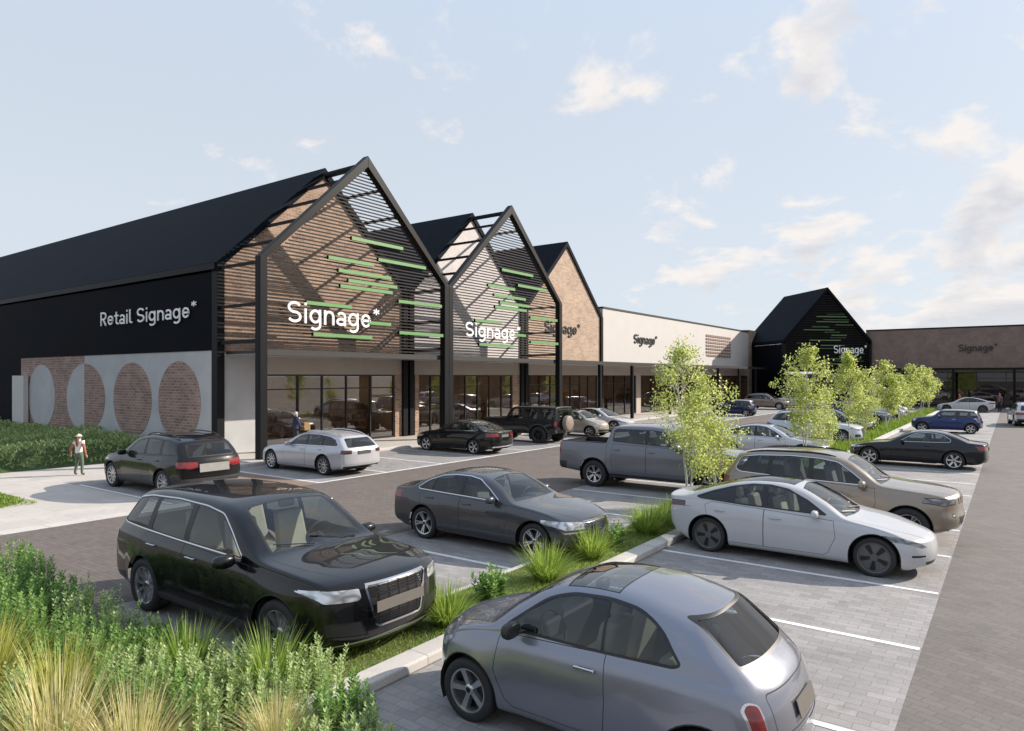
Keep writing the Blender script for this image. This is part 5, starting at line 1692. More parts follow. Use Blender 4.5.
# ---------------------------------------------------------------- canopy along the shops
cr = empty('canopy', (XS, 50, 0), 0, 'long flat grey canopy on black posts along the shop fronts', 'canopy')
def cob(mb, name, mat, **kw):
    o = mb.obj(name, mat, cr, **kw)
    o.location = (-XS, -50, 0)
    return o
c = MB()
c.box(XF + 0.15, XS - 0.18, 16.4, 86, 4.34, 4.46)
cob(c, 'deck', M['canopy'])
c = MB()
c.box(XF + 0.15, XS - 0.18, 16.4, 86, 4.30, 4.335)
cob(c, 'soffit', M['soffit'])
c = MB()
for a, b in ((16.36, 26.82), (27.58, 38.02), (38.42, 86)):
    c.box(XS - 0.16, XS - 0.08, a, b, 4.26, 4.50)
cob(c, 'fascia', M['canopy'])
for y in (43.8, 49.0, 56.3, 62.2, 68.5, 75.0, 81.0):
    c = MB()
    c.box(XS - 0.12, XS + 0.10, y - 0.11, y + 0.11, 0.13, 4.26)
    cob(c, 'post', M['black_steel'], bevel=0.01)

# ---------------------------------------------------------------- white shop, brick block, corner gable and the far wing
ws = empty('white_shop', (XF, 69, 0), 0, 'long white rendered shop with a square brick vent', 'shop')
def wob(mb, name, mat, par=None, **kw):
    o = mb.obj(name, mat, par or ws, **kw)
    if par is None:
        o.location = (-XF, -69, 0)
    return o
b = MB()
b.box(XF - 0.3, XF + 0.05, 49.65, 87.9, 4.5, 8.95)
wob(b, 'front_wall', M['white_wall'])
b = MB()
b.box(XF - 0.4, XF + 0.10, 49.65, 87.9, 8.95, 9.10)
wob(b, 'parapet_cap', M['canopy'])
b = MB()
b.box(-60, XF - 0.4, 49.65, 87.9, 8.4, 8.6)
wob(b, 'roof', M['black_roof'])
b = MB()
b.box(XF - 0.3, XF - 0.02, 49.65, 87.9, 3.5, 4.498)
wob(b, 'bulkhead', M['bulkhead'])
for ya, yb in ((56.0, 56.9), (66.4, 67.2), (77.6, 78.4)):
    b = MB()
    b.box(XF - 0.3, XF - 0.02, ya, yb, 0.13, 3.498)
    wob(b, 'pier', M['bulkhead'])
sr = bpy.data.objects.new('shopfront', None)
link(sr, ws)
sr.location = (-XF, -69, 0)
shop_front(sr, [[50.0, 51.9, 53.9, 55.9], [57.0, 59.3, 61.6, 64.0, 66.3], [67.3, 69.8, 72.4, 75.0, 77.5], [78.5, 81.0, 83.4, 87.8]], 0.14, 3.5, XF - 0.12, M['dark_shop_glass'])
interior(sr, 49.8, 87.8, seed=4)
v = MB()
for i in range(7):
    z = 5.62 + i * 0.36
    for j in range(12):
        y = 72.95 + j * 0.68
        v.box(XF + 0.05, XF + 0.13, y, y + 0.58, z, z + 0.2)
wob(v, 'brick_vent', M['brick_side'])

bk = MB()
bk.box(-45, XF + 0.06, 87.95, 97, 0, 9.3)
o = bk.obj('brick_block', M['brick_tan'])
tag(o, 'plain tan brick block between the white shop and the dark corner gable', 'building')

# corner gable, turned 45 degrees
GX, GY = -17.6, 87.7
th_g = math.atan2(91.6 - 83.8, -13.5 + 21.6)     # direction along the gable front, left to right
ga = empty('corner_gable', (GX, GY, 0), th_g, 'dark gabled corner building with green slats, turned towards the car park', 'building')
hw, ez, az, dp = 5.65, 7.7, 13.95, 9.8           # local x along the front, local -y towards the car park
g = MB()
for sg in (1, -1):
    pts = [(sg * hw, ez), (0, az), (0, az - 0.45), (sg * hw, ez - 0.45)]
    g.prism(ccw(pts), lambda p, t: (p[0], -0.0 + dp * t, p[1]))
g.obj('roof', M['black_roof'], ga)
for sg in (1, -1):
    g = MB()
    g.box(sg * (hw - 0.35), sg * (hw - 0.05), 0.37, dp, 0, ez - 0.46)
    g.obj('side_wall', M['black_clad'], ga)
g = MB()
g.prism(inset([(-hw, 3.6), (hw, 3.6), (hw, ez), (0, az), (-hw, ez)], 0.38), lambda p, t: (p[0], 0.9 + 0.2 * t, p[1]))
g.obj('gable_wall', M['black_clad'], ga)
for sg in (1, -1):
    g = MB()
    g.box(sg * hw, sg * (hw - 0.36), 0.0, 0.36, 0, ez - 0.455)
    g.obj('corner_post', M['black_steel'], ga)
g = MB()
z = 4.0
while z < az - 0.9:
    h = hw - 0.36 if z < ez - 0.2 else (hw - 0.1) * (az - 0.5 - z) / (az - ez)
    h = min(h, hw - 0.36)
    g.box(-h, h, 0.10, 0.15, z - 0.035, z + 0.035)
    z += 0.2
g.obj('slats', M['slat'], ga)
rg = random.Random(5)
for i in range(20):
    z = 4.9 + i * 0.31
    h = min(hw - 0.4, (hw - 0.1) * (az - 0.6 - z) / (az - ez))
    if h < 0.5:
        continue
    a = rg.uniform(-h * 0.75, h * 0.35)
    b = min(h, a + rg.uniform(1.6, 4.2))
    q = MB()
    q.box(a, b, 0.155, 0.24, z - 0.06, z + 0.06)
    q.obj('green_bar', M['green'], ga)
sr = bpy.data.objects.new('shopfront', None)
link(sr, ga)
shop_front(sr, [[-5.2, -3.5, -1.8, 0, 1.8, 3.5, 5.2]], 0.02, 3.6, 0.6, M['dark_shop_glass'], axis='y')
d = MB()
d.box(-hw + 0.36, hw - 0.36, 5.5, 5.7, 0.0, 3.6)
d.box(-hw + 0.36, hw - 0.36, 0.7, 5.5, 3.61, 3.75)
d.obj('shop_room', M['room'], ga)
mt = Matrix.Translation((GX, GY, 0)) @ Matrix.Rotation(th_g, 4, 'Z') @ wall_y(0.75, 0.0, 6.15)
lettering('shop_sign', 'Signage*', M['white_sign'], 4.3, 0.95, mt, 'white Signage lettering on the dark corner gable', 0.06)

fw = empty('far_shop', (4, 92, 0), 0, 'long brown brick shop in the shade across the end of the car park', 'shop')
def fob(mb, name, mat, **kw):
    o = mb.obj(name, mat, fw, **kw)
    o.location = (-4, -92, 0)
    return o
b = MB()
b.box(-14.2, 45, 92, 92.4, 4.35, 8.85)
fob(b, 'front_wall', M['brick_far'])
b = MB()
b.box(-14.2, 45, 91.95, 92.5, 8.85, 9.0)
fob(b, 'parapet_cap', M['black_steel'])
b = MB()
b.box(-14.2, 45, 92.4, 112, 8.3, 8.5)
fob(b, 'roof', M['black_roof'])
b = MB()
b.box(-14.2, 45, 89.0, 91.98, 4.16, 4.34)
fob(b, 'canopy', M['black_steel'])
for i in range(9):
    b = MB()
    x = -10.6 + i * 5.4
    b.box(x - 0.12, x + 0.12, 89.1, 89.34, 0, 4.16)
    fob(b, 'post', M['black_steel'])
sr = bpy.data.objects.new('shopfront', None)
link(sr, fw)
sr.location = (-4, -92, 0)
shop_front(sr, [[-14.0 + 2.7 * i for i in range(8)], [8.2 + 2.7 * i for i in range(13)]], 0.05, 3.9, 92.1, M['dark_shop_glass'], axis='y')
b = MB()
b.box(-14.2, 45, 99, 99.2, 0, 4.3)
b.box(-14.2, 45, 92.3, 99, 3.95, 4.1)
b.box(-14.2, 45, 92.0, 92.3, 3.9, 4.349)
fob(b, 'shop_room', M['room'])
lettering('shop_sign', 'Signage*', M['dark_sign'], 3.6, 0.75, wall_y(-4.85, 91.93, 6.25), 'dark Signage lettering on the long brown brick wall at the far end', 0.08)

# the glazing, rooms and shelves belong to their shops directly
for e in [o for o in list(COL.objects) if o.name.startswith('shopfront')]:
    for c in [o for o in COL.objects if o.parent == e]:
        c.parent = e.parent
        c.location = c.location + e.location
    bpy.data.objects.remove(e)
# ---------------------------------------------------------------- plants
M['bark'] = plain('pale_bark', (0.52, 0.49, 0.43), 0.8, var=0.25, scale=9, bump=0.3)
M['tree_leaf'] = leafmat('tree_leaf', [(0.0, (0.24, 0.30, 0.05)), (0.35, (0.42, 0.50, 0.11)), (0.7, (0.60, 0.66, 0.21)), (1.0, (0.74, 0.75, 0.34))], 0.52)
M['grass_blade'] = leafmat('grass_blade', [(0.0, (0.11, 0.20, 0.025)), (0.4, (0.25, 0.38, 0.05)), (0.8, (0.40, 0.52, 0.10)), (1.0, (0.56, 0.58, 0.20))], 0.5)
M['strip_blade'] = leafmat('strip_blade', [(0.0, (0.11, 0.19, 0.015)), (0.5, (0.20, 0.31, 0.03)), (1.0, (0.32, 0.41, 0.07))], 0.4)
M['straw_blade'] = leafmat('straw_blade', [(0.0, (0.34, 0.34, 0.08)), (0.35, (0.60, 0.56, 0.22)), (0.75, (0.76, 0.68, 0.38)), (1.0, (0.80, 0.68, 0.48))], 0.45)
M['yellow_blade'] = leafmat('yellow_blade', [(0.0, (0.24, 0.28, 0.03)), (0.5, (0.48, 0.48, 0.10)), (1.0, (0.64, 0.60, 0.24))], 0.45)
M['sage_leaf'] = leafmat('sage_leaf', [(0.0, (0.21, 0.31, 0.10)), (0.3, (0.38, 0.51, 0.19)), (0.6, (0.54, 0.66, 0.31)), (0.85, (0.68, 0.75, 0.44)), (1.0, (0.64, 0.74, 0.20))], 0.55)
M['herb_leaf'] = leafmat('herb_leaf', [(0.0, (0.10, 0.21, 0.04)), (0.5, (0.22, 0.39, 0.09)), (1.0, (0.42, 0.56, 0.22))], 0.52)
M['hedge_leaf'] = leafmat('hedge_leaf', [(0.0, (0.13, 0.19, 0.06)), (0.4, (0.27, 0.38, 0.13)), (0.8, (0.42, 0.53, 0.22)), (1.0, (0.56, 0.62, 0.34))], 0.5)
M['stem'] = plain('plant_stem', (0.09, 0.11, 0.04), 0.8, var=0.2)

def rvec(rnd):
    z = rnd.uniform(-1, 1)
    a = rnd.uniform(0, 2 * math.pi)
    q = math.sqrt(1 - z * z)
    return Vector((q * math.cos(a), q * math.sin(a), z))

def leaf(mb, p, d, up, l, w):
    """pointed leaf from p along d, folded slightly along its rib"""
    s = d.cross(up)
    if s.length < 1e-3:
        s = d.orthogonal()
    s.normalize()
    n = s.cross(d)
    m = p + d * (l * 0.45) - n * (0.08 * l)
    mb.add([p, m + s * w, p + d * l - n * (0.2 * l), m - s * w], [(0, 1, 2, 3)])

def blade(mb, p, d, l, w, droop, rnd, seg=3):
    pts = []
    q = Vector(p)
    dd = Vector(d)
    step = l / seg
    for i in range(seg + 1):
        pts.append(q.copy())
        q = q + dd * step
        dd = (dd + Vector((0, 0, -droop)) + Vector((dd.x, dd.y, 0)) * droop * 0.3).normalized()
    s = Vector((-d.y, d.x, 0))
    if s.length < 1e-3:
        s = Vector((1, 0, 0))
    s.normalize()
    a = rnd.uniform(-0.6, 0.6)
    s = (s * math.cos(a) + Vector((0, 0, 1)).cross(s) * math.sin(a))
    vs, fs = [], []
    for i, c in enumerate(pts[:-1]):
        ww = w * (1 - 0.75 * (i / seg) ** 1.5)
        vs += [c - s * ww, c + s * ww]
    vs.append(pts[-1])
    for i in range(seg - 1):
        fs.append((2 * i, 2 * i + 1, 2 * i + 3, 2 * i + 2))
    fs.append((2 * seg - 2, 2 * seg - 1, 2 * seg))
    mb.add(vs, fs)

def tuft_mesh(name, mat, seed, h, spread, n, w=0.006, droop=0.22, base=0.12):
    rnd = random.Random(seed)
    mb = MB()
    for i in range(n):
        a = rnd.uniform(0, 2 * math.pi)
        r = base * math.sqrt(rnd.random())
        tilt = spread * rnd.random() ** 0.8
        b = a + rnd.uniform(-0.5, 0.5)
        d = Vector((math.sin(tilt) * math.cos(b), math.sin(tilt) * math.sin(b), math.cos(tilt)))
        blade(mb, (r * math.cos(a), r * math.sin(a), 0), d, h * rnd.uniform(0.6, 1.15), w * rnd.uniform(0.7, 1.4), droop * rnd.uniform(0.5, 1.5), rnd, 4)
    return mb.mesh(name, mat)

def tree_meshes(seed, h, cr, leaves, ls, stems=((1.0, 0.0, 0.0, 1.0),)):
    """slim young tree: trunk with rising limbs, and a crown of small leaves in loose clumps"""
    rnd = random.Random(seed)
    tb, lb = MB(), MB()
    tips = []
    for st, (hh, lx, ly, wd) in enumerate(stems):
        lean = Vector((lx + rnd.uniform(-0.04, 0.04), ly + rnd.uniform(-0.04, 0.04), 1))
        pts, q = [], Vector((0.05 * st, -0.04 * st, -0.05))
        n = 9
        for i in range(n + 1):
            pts.append(q.copy())
            q = q + (lean + Vector((rnd.uniform(-0.10, 0.10), rnd.uniform(-0.10, 0.10), 0))) * (h * hh * 0.93 / n)
        rad = [0.034 * (1 - 0.8 * i / n) * h * hh / 4.5 for i in range(n + 1)]
        tb.tube(pts, rad, 7)
        nb = int(20 * hh)
        for b in range(nb):
            t = 0.30 + 0.68 * (b + rnd.random() * 0.8) / nb
            f = t * n
            i = min(n - 1, int(f))
            p = pts[i].lerp(pts[i + 1], f - i)
            a = b * 2.4 + rnd.uniform(-0.6, 0.6)
            prof = (0.5 + 0.5 * math.sin(math.pi * min(1, (t - 0.15) / 0.72))) * (1.0 if t < 0.75 else (1.08 - t) / 0.33)
            ln = cr * wd * prof * rnd.uniform(0.45, 1.3)
            up = rnd.uniform(0.45, 1.2)
            d = Vector((math.cos(a), math.sin(a), up)).normalized()
            bp = [p]
            for k in range(4):
                bp.append(bp[-1] + d * (ln * 1.3 / 4))
                d = (d + Vector((rnd.uniform(-0.25, 0.25), rnd.uniform(-0.25, 0.25), rnd.uniform(-0.15, 0.25)))).normalized()
            tb.tube(bp, [0.012, 0.010, 0.008, 0.005, 0.003], 5)
            for k in (2, 3, 4):
                for m in range(2):
                    tips.append((bp[k] + rvec(rnd) * 0.10, 0.07 + 0.06 * rnd.random(), rnd.uniform(0.5, 1.3)))
            for k in (2, 3):
                d2 = (rvec(rnd) + Vector((0, 0, 0.5))).normalized()
                e = bp[k] + d2 * ln * 0.5
                tb.tube([bp[k], e], [0.006, 0.002], 4)
                tips.append((e, 0.11, 1.2))
        tips.append((pts[-1], 0.10, 1.3))
        tips.append((pts[-1] + Vector((0, 0, 0.15)), 0.07, 0.8))
    tips = [t for t in tips if noise.noise(t[0] * 1.7 + Vector((seed * 3.1, 0, 0))) > -0.28]
    tot = sum(t[2] for t in tips)
    for c, sg, wgt in tips:
        for _ in range(int(leaves * wgt / tot)):
            o = Vector((rnd.gauss(0, sg), rnd.gauss(0, sg), rnd.gauss(0, sg * 1.1)))
            p = c + o
            d = (rvec(rnd) + Vector((0, 0, -0.35))).normalized()
            leaf(lb, p, d, rvec(rnd), ls * rnd.uniform(0.7, 1.3), ls * 0.36)
    return tb.mesh('trunk', M['bark'], 60), lb.mesh('crown', M['tree_leaf'])

TM = [tree_meshes(11, 4.6, 0.80, 5600, 0.062, ((1.0, -0.05, -0.02, 1.0), (0.66, 0.12, -0.10, 0.8))), tree_meshes(12, 3.45, 0.72, 4600, 0.062, ((1.0, 0.06, 0.05, 1.0), (0.7, -0.14, 0.1, 0.8), (0.6, 0.16, -0.08, 0.8))),
      tree_meshes(13, 4.65, 0.85, 5000, 0.085, ((1.0, 0.0, 0.02, 1.0), (0.7, -0.1, -0.08, 0.8))), tree_meshes(14, 4.5, 1.0, 3000, 0.13, ((1.0, 0.02, 0.0, 1.0), (0.75, 0.08, 0.1, 0.8))),
      tree_meshes(15, 4.3, 1.05, 2600, 0.13, ((1.0, -0.04, 0.02, 1.0), (0.8, 0.1, -0.1, 0.9))), tree_meshes(16, 4.7, 0.85, 4600, 0.09, ((1.0, 0.05, 0.0, 1.0),))]
TREES = [(-6.28, 15.75, 0, 1.0, 'slim pale leaved tree behind the white fastback, the taller of the nearest pair'),
         (-6.20, 17.5, 1, 1.02, 'short pale leaved tree behind the white fastback, the lower of the nearest pair'),
         (-6.2, 26.9, 2, 1.03, 'full pale green tree before the pale blue white SUV'),
         (-6.15, 29.6, 1, 0.86, 'small thin tree beside the full tree before the pale blue white SUV'),
         (-6.2, 35.6, 5, 1.0, 'pale green tree beside the dark saloon, nearest the coupe roof'),
         (-6.15, 39.4, 1, 0.98, 'small thin tree between the dark saloon and the blue small hatchback'),
         (-6.2, 47.2, 3, 1.0, 'yellow green tree level with the blue small hatchback'),
         (-6.2, 53.0, 4, 0.84, 'low yellow green tree just past the blue small hatchback'),
         (-6.2, 58.6, 3, 0.98, 'yellow green tree in the middle of the far row'),
         (-6.2, 66.5, 4, 1.0, 'yellow green tree last but one in the far row'),
         (-6.2, 74.5, 3, 0.95, 'yellow green tree at the far end of the row')]
for i, (x, y, k, s, lab) in enumerate(TREES):
    t = empty('young_tree', (x, y, 0.08), i * 2.1, lab, 'tree', 'young trees in the island')
    t.scale = (s, s, s)
    link(bpy.data.objects.new('trunk', TM[k][0]), t)
    link(bpy.data.objects.new('crown', TM[k][1]), t)

BT = tree_meshes(17, 4.5, 1.3, 6000, 0.055, ((1.0, 0.02, 0.0, 1.0), (0.85, 0.14, 0.1, 1.0), (0.8, -0.12, 0.08, 1.0)))
bt = empty('tall_tree', (4.9, 118, 0), 1.0, 'tall dark tree behind the far brick shop at the right edge', 'tree')
bt.scale = (2.75, 2.75, 2.75)
link(bpy.data.objects.new('trunk', BT[0]), bt)
BT[1].materials.clear()
BT[1].materials.append(M['hedge_leaf'])
link(bpy.data.objects.new('crown', BT[1]), bt)

# grass tufts in the island bed
GT = [tuft_mesh('grass_tuft', M['grass_blade'], 21 + k, 0.62, 0.85, 620, 0.005, 0.20, 0.17) for k in range(3)]
def tuft(x, y, me, s, lab, group, z=0.085, rz=0.0, name='grass_tuft', cat='grass tuft'):
    o = link(bpy.data.objects.new(name, me))
    o.location = (x, y, z)
    o.scale = (s, s, s)
    o.rotation_euler = (0, 0, rz)
    return tag(o, lab, cat, group)
G1 = 'grass tufts along the island'
tuft(-6.12, 6.95, GT[0], 0.95, 'bright green grass tuft at the front corner of the black SUV', G1)
tuft(-6.15, 9.4, GT[1], 1.05, 'bright green grass tuft nearest the hatchback bonnet, before the grey sedan', G1, rz=1)
tuft(-6.20, 11.0, GT[2], 1.05, 'bright green grass tuft against the grey sedan bumper', G1, rz=2)
tuft(-6.25, 13.45, GT[0], 1.15, 'bright green grass tuft behind the white fastback tail', G1, rz=3)
tuft(-6.30, 14.4, GT[1], 0.9, 'grass tuft at the foot of the taller near tree', G1, rz=4)

def herb(mb, sb, p, h, rnd, ls, pairs, lean=0.15):
    d = Vector((rnd.uniform(-lean, lean), rnd.uniform(-lean, lean), 1)).normalized()
    q = Vector(p)
    e = q + d * h
    sb.tube([q, q.lerp(e, 0.5) + Vector((rnd.uniform(-.02, .02), rnd.uniform(-.02, .02), 0)), e], [0.004, 0.003, 0.0015], 4, caps=False)
    a = rnd.uniform(0, 6.28)
    for k in range(pairs):
        t = 0.18 + 0.82 * k / max(1, pairs - 1)
        c = q.lerp(e, t)
        a += 1.35
        l = ls * (1.15 - 0.55 * t) * rnd.uniform(0.8, 1.2)
        for m in range(3 if t > 0.45 else 2):
            b = a + m * (2 * math.pi / 3 if t > 0.45 else math.pi) + rnd.uniform(-.3, .3)
            el = 0.25 + 0.75 * t + rnd.uniform(-.2, .2)
            ld = Vector((math.cos(b) * math.cos(el), math.sin(b) * math.cos(el), math.sin(el)))
            leaf(mb, c, ld, Vector((0, 0, 1)), l, l * 0.24)

def shrub(x, y, h, seed, lab, n=26, rad=0.2, mat='herb_leaf', ls=0.11, group='leafy shrubs along the island', z=0.085):
    rnd = random.Random(seed)
    mb, sb = MB(), MB()
    for i in range(n):
        a = rnd.uniform(0, 6.28)
        r = rad * math.sqrt(rnd.random())
        herb(mb, sb, (r * math.cos(a), r * math.sin(a), 0), h * rnd.uniform(0.65, 1.05) * (1 - 0.4 * r / rad), rnd, ls, 9, 0.35)
    t = empty('leafy_shrub', (x, y, z), 0, lab, 'shrub', group)
    mb.obj('foliage', M[mat], t)
    sb.obj('stems', M['stem'], t)
shrub(-6.3, 8.15, 0.55, 31, 'low leafy green shrub between two grass tufts by the black SUV', 36, 0.22)
shrub(-6.4, 12.1, 0.55, 32, 'leafy green shrub between the grey sedan and the white fastback', 36, 0.24)
shrub(-6.45, 5.75, 0.62, 33, 'thin upright herb growing under the black SUV bumper', 9, 0.22)

# short turf along the near island and the bright strip further up
def turf_strip(name, x0, x1, y0, y1, n, h, w, mat, seed, z=0.085):
    rnd = random.Random(seed)
    mb = MB()
    for i in range(n):
        x, y = rnd.uniform(x0, x1), rnd.uniform(y0, y1)
        k = 0.6 + 0.8 * noise.noise(Vector((x * 1.3, y * 1.3, seed)))
        a = rnd.uniform(0, 6.28)
        t = rnd.uniform(0.05, 0.6)
        d = Vector((math.sin(t) * math.cos(a), math.sin(t) * math.sin(a), math.cos(t)))
        blade(mb, (x, y, z), d, h * max(0.35, k) * rnd.uniform(0.7, 1.3), w, 0.15, rnd, 2)
    return tag(mb.obj(name, M[mat]), kind='stuff')
turf_strip('grass', -6.88, -5.88, 4.2, 15.0, 9000, 0.075, 0.005, 'grass_blade', 1)
turf_strip('grass', -6.88, -5.90, 15.0, 76, 9000, 0.50, 0.022, 'strip_blade', 2)
turf_strip('grass', -26, -21.0, 5.0, 7.4, 5000, 0.09, 0.012, 'strip_blade', 3, 0.03)

# planted bed in the foreground
CLEAR = [(-6.6, 2.45, .50), (-5.95, 2.8, .42), (-7.45, 2.8, .42), (-8.7, 2.55, .5), (-6.3, 4.35, .26), (-7.3, 4.0, .25), (-5.35, 3.75, .22)]
def planting():
    rnd = random.Random(77)
    mb, sb, m2 = MB(), MB(), MB()
    cells = {}
    for i in range(3300):
        x = rnd.uniform(-13.0, -4.0)
        y = rnd.uniform(0.4, 4.95)
        # back edge of the bed: straight behind the SUV, rounded at the kerb end
        if y > (4.3 if x < -7.2 else min(4.95, 4.3 + (x + 7.2) * 0.6)) or (x > -5.9 and y > 4.95 - (x + 5.9) * 0.45):
            continue
        d = x * -0.588 + y * 0.809
        if d < 4.6 or (x * 0.809 + y * 0.588) / d > -0.12 or (x * 0.809 + y * 0.588) / d < -0.86:
            continue
        if any((x - a) ** 2 + (y - b) ** 2 < c * c for a, b, c in CLEAR):
            continue
        k = noise.noise(Vector((x * 0.55, y * 0.55, 3.0)))
        h = 0.46 + 0.20 * k + rnd.uniform(-0.08, 0.14)
        if x > -5.6:
            h *= 0.62
        if x < -9.2 and y > 3.0:
            h += 0.22 * rnd.random()
        sage = noise.noise(Vector((x * 0.8 + 9, y * 0.8, 8.0))) + 0.35 * (x + 8.0) / 4 > -0.05
        herb(mb if sage else m2, sb, (x, y, 0.03), max(0.2, h), rnd, 0.074 if sage else 0.088, 15)
    a = mb.obj('undergrowth', M['sage_leaf'])
    b = m2.obj('undergrowth', M['herb_leaf'])
    c = sb.obj('undergrowth_stems', M['stem'])
    for o in (a, b, c):
        tag(o, kind='stuff')
planting()
ST = [tuft_mesh('ornamental_grass', M['straw_blade'], 41, 0.80, 0.95, 760, 0.0043, 0.17, 0.15), tuft_mesh('ornamental_grass', M['yellow_blade'], 42, 0.75, 0.80, 700, 0.0043, 0.16, 0.15),
      tuft_mesh('ornamental_grass', M['grass_blade'], 43, 0.75, 0.7, 380, 0.006, 0.16, 0.13)]
G2 = 'ornamental grasses in the foreground bed'
tuft(-6.6, 2.45, ST[0], 1.15, 'large straw coloured grass clump nearest the bottom left corner', G2, 0.03, 0.4, 'ornamental_grass')
tuft(-5.95, 2.8, ST[0], 1.0, 'straw coloured grass clump just right of the large one', G2, 0.03, 2.4, 'ornamental_grass')
tuft(-7.45, 2.8, ST[1], 1.15, 'yellow grass clump behind the large straw coloured one', G2, 0.03, 1.4, 'ornamental_grass')
tuft(-8.7, 2.55, ST[1], 1.25, 'yellow green grass clump at the left edge of the foreground', G2, 0.03, 3.4, 'ornamental_grass')
tuft(-6.3, 4.35, ST[2], 1.0, 'green grass clump before the front wheel of the black SUV', G2, 0.03, 0.9, 'ornamental_grass')
tuft(-7.3, 4.0, ST[2], 0.95, 'short green grass clump beside the sill of the black SUV', G2, 0.03, 2.9, 'ornamental_grass')
tuft(-5.35, 3.75, ST[0], 0.7, 'small dry grass clump among sage leaves near the kerb end', G2, 0.03, 1.9, 'ornamental_grass')

# shrubbery before the long side wall
def shrubbery():
    rnd = random.Random(88)
    mb = MB()
    dk = MB()
    def hgt(x, y):
        k = noise.noise(Vector((x * 0.35, y * 0.35, 1.0))) + 0.5 * noise.noise(Vector((x * 1.1, y * 1.1, 4.0)))
        e = min(1.0, max(0.25, (min(front(x, y), 15.8 - y, -27.6 - x)) / 0.7))
        return (0.80 + 0.50 * k) * e
    def front(x, y):
        # distance from the edge of the path: it runs along x = -29 and bends towards the corner of the shop
        return min(-28.9 - x if y < 12.6 else 99, 99) if y < 12.6 else (-28.9 - x if x < -28.9 else (y - 13.6) * 0.8)
    n = 0
    while n < 52000:
        x = -27.6 - 24.5 * rnd.random() ** 1.3
        y = rnd.uniform(4.0, 15.8)
        if front(x, y) < 0:
            continue
        h = hgt(x, y)
        z = h * (1 - 0.75 * rnd.random() ** 2.2)
        d = (rvec(rnd) + Vector((0, 0, 1.1))).normalized()
        l = rnd.uniform(0.09, 0.20)
        leaf(mb, Vector((x + rnd.gauss(0, .05), y + rnd.gauss(0, .05), z - 0.05)), d, rvec(rnd), l, l * 0.17)
        n += 1
    o = mb.obj('shrubbery', M['hedge_leaf'])
    tag(o, kind='stuff')
    # woody body inside
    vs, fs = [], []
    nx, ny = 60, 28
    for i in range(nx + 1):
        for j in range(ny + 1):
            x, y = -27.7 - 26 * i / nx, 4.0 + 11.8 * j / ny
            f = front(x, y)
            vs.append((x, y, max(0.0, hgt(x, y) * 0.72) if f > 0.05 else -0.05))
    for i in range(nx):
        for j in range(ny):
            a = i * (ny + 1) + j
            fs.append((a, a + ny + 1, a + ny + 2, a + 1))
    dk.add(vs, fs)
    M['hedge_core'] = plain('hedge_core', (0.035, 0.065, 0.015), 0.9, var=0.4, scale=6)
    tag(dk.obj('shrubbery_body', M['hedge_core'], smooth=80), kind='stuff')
shrubbery()
shrub(-30.0, 7.0, 0.9, 90, 'dark round shrub at the left edge of the hedge', 60, 0.5, 'hedge_leaf', 0.16, None, 0.0)

# ---------------------------------------------------------------- people
SKIN = plain('skin', (0.46, 0.29, 0.21), 0.6, var=0.05)
def cloth(name, c):
    return plain(name, c, 0.85, var=0.12, scale=12)

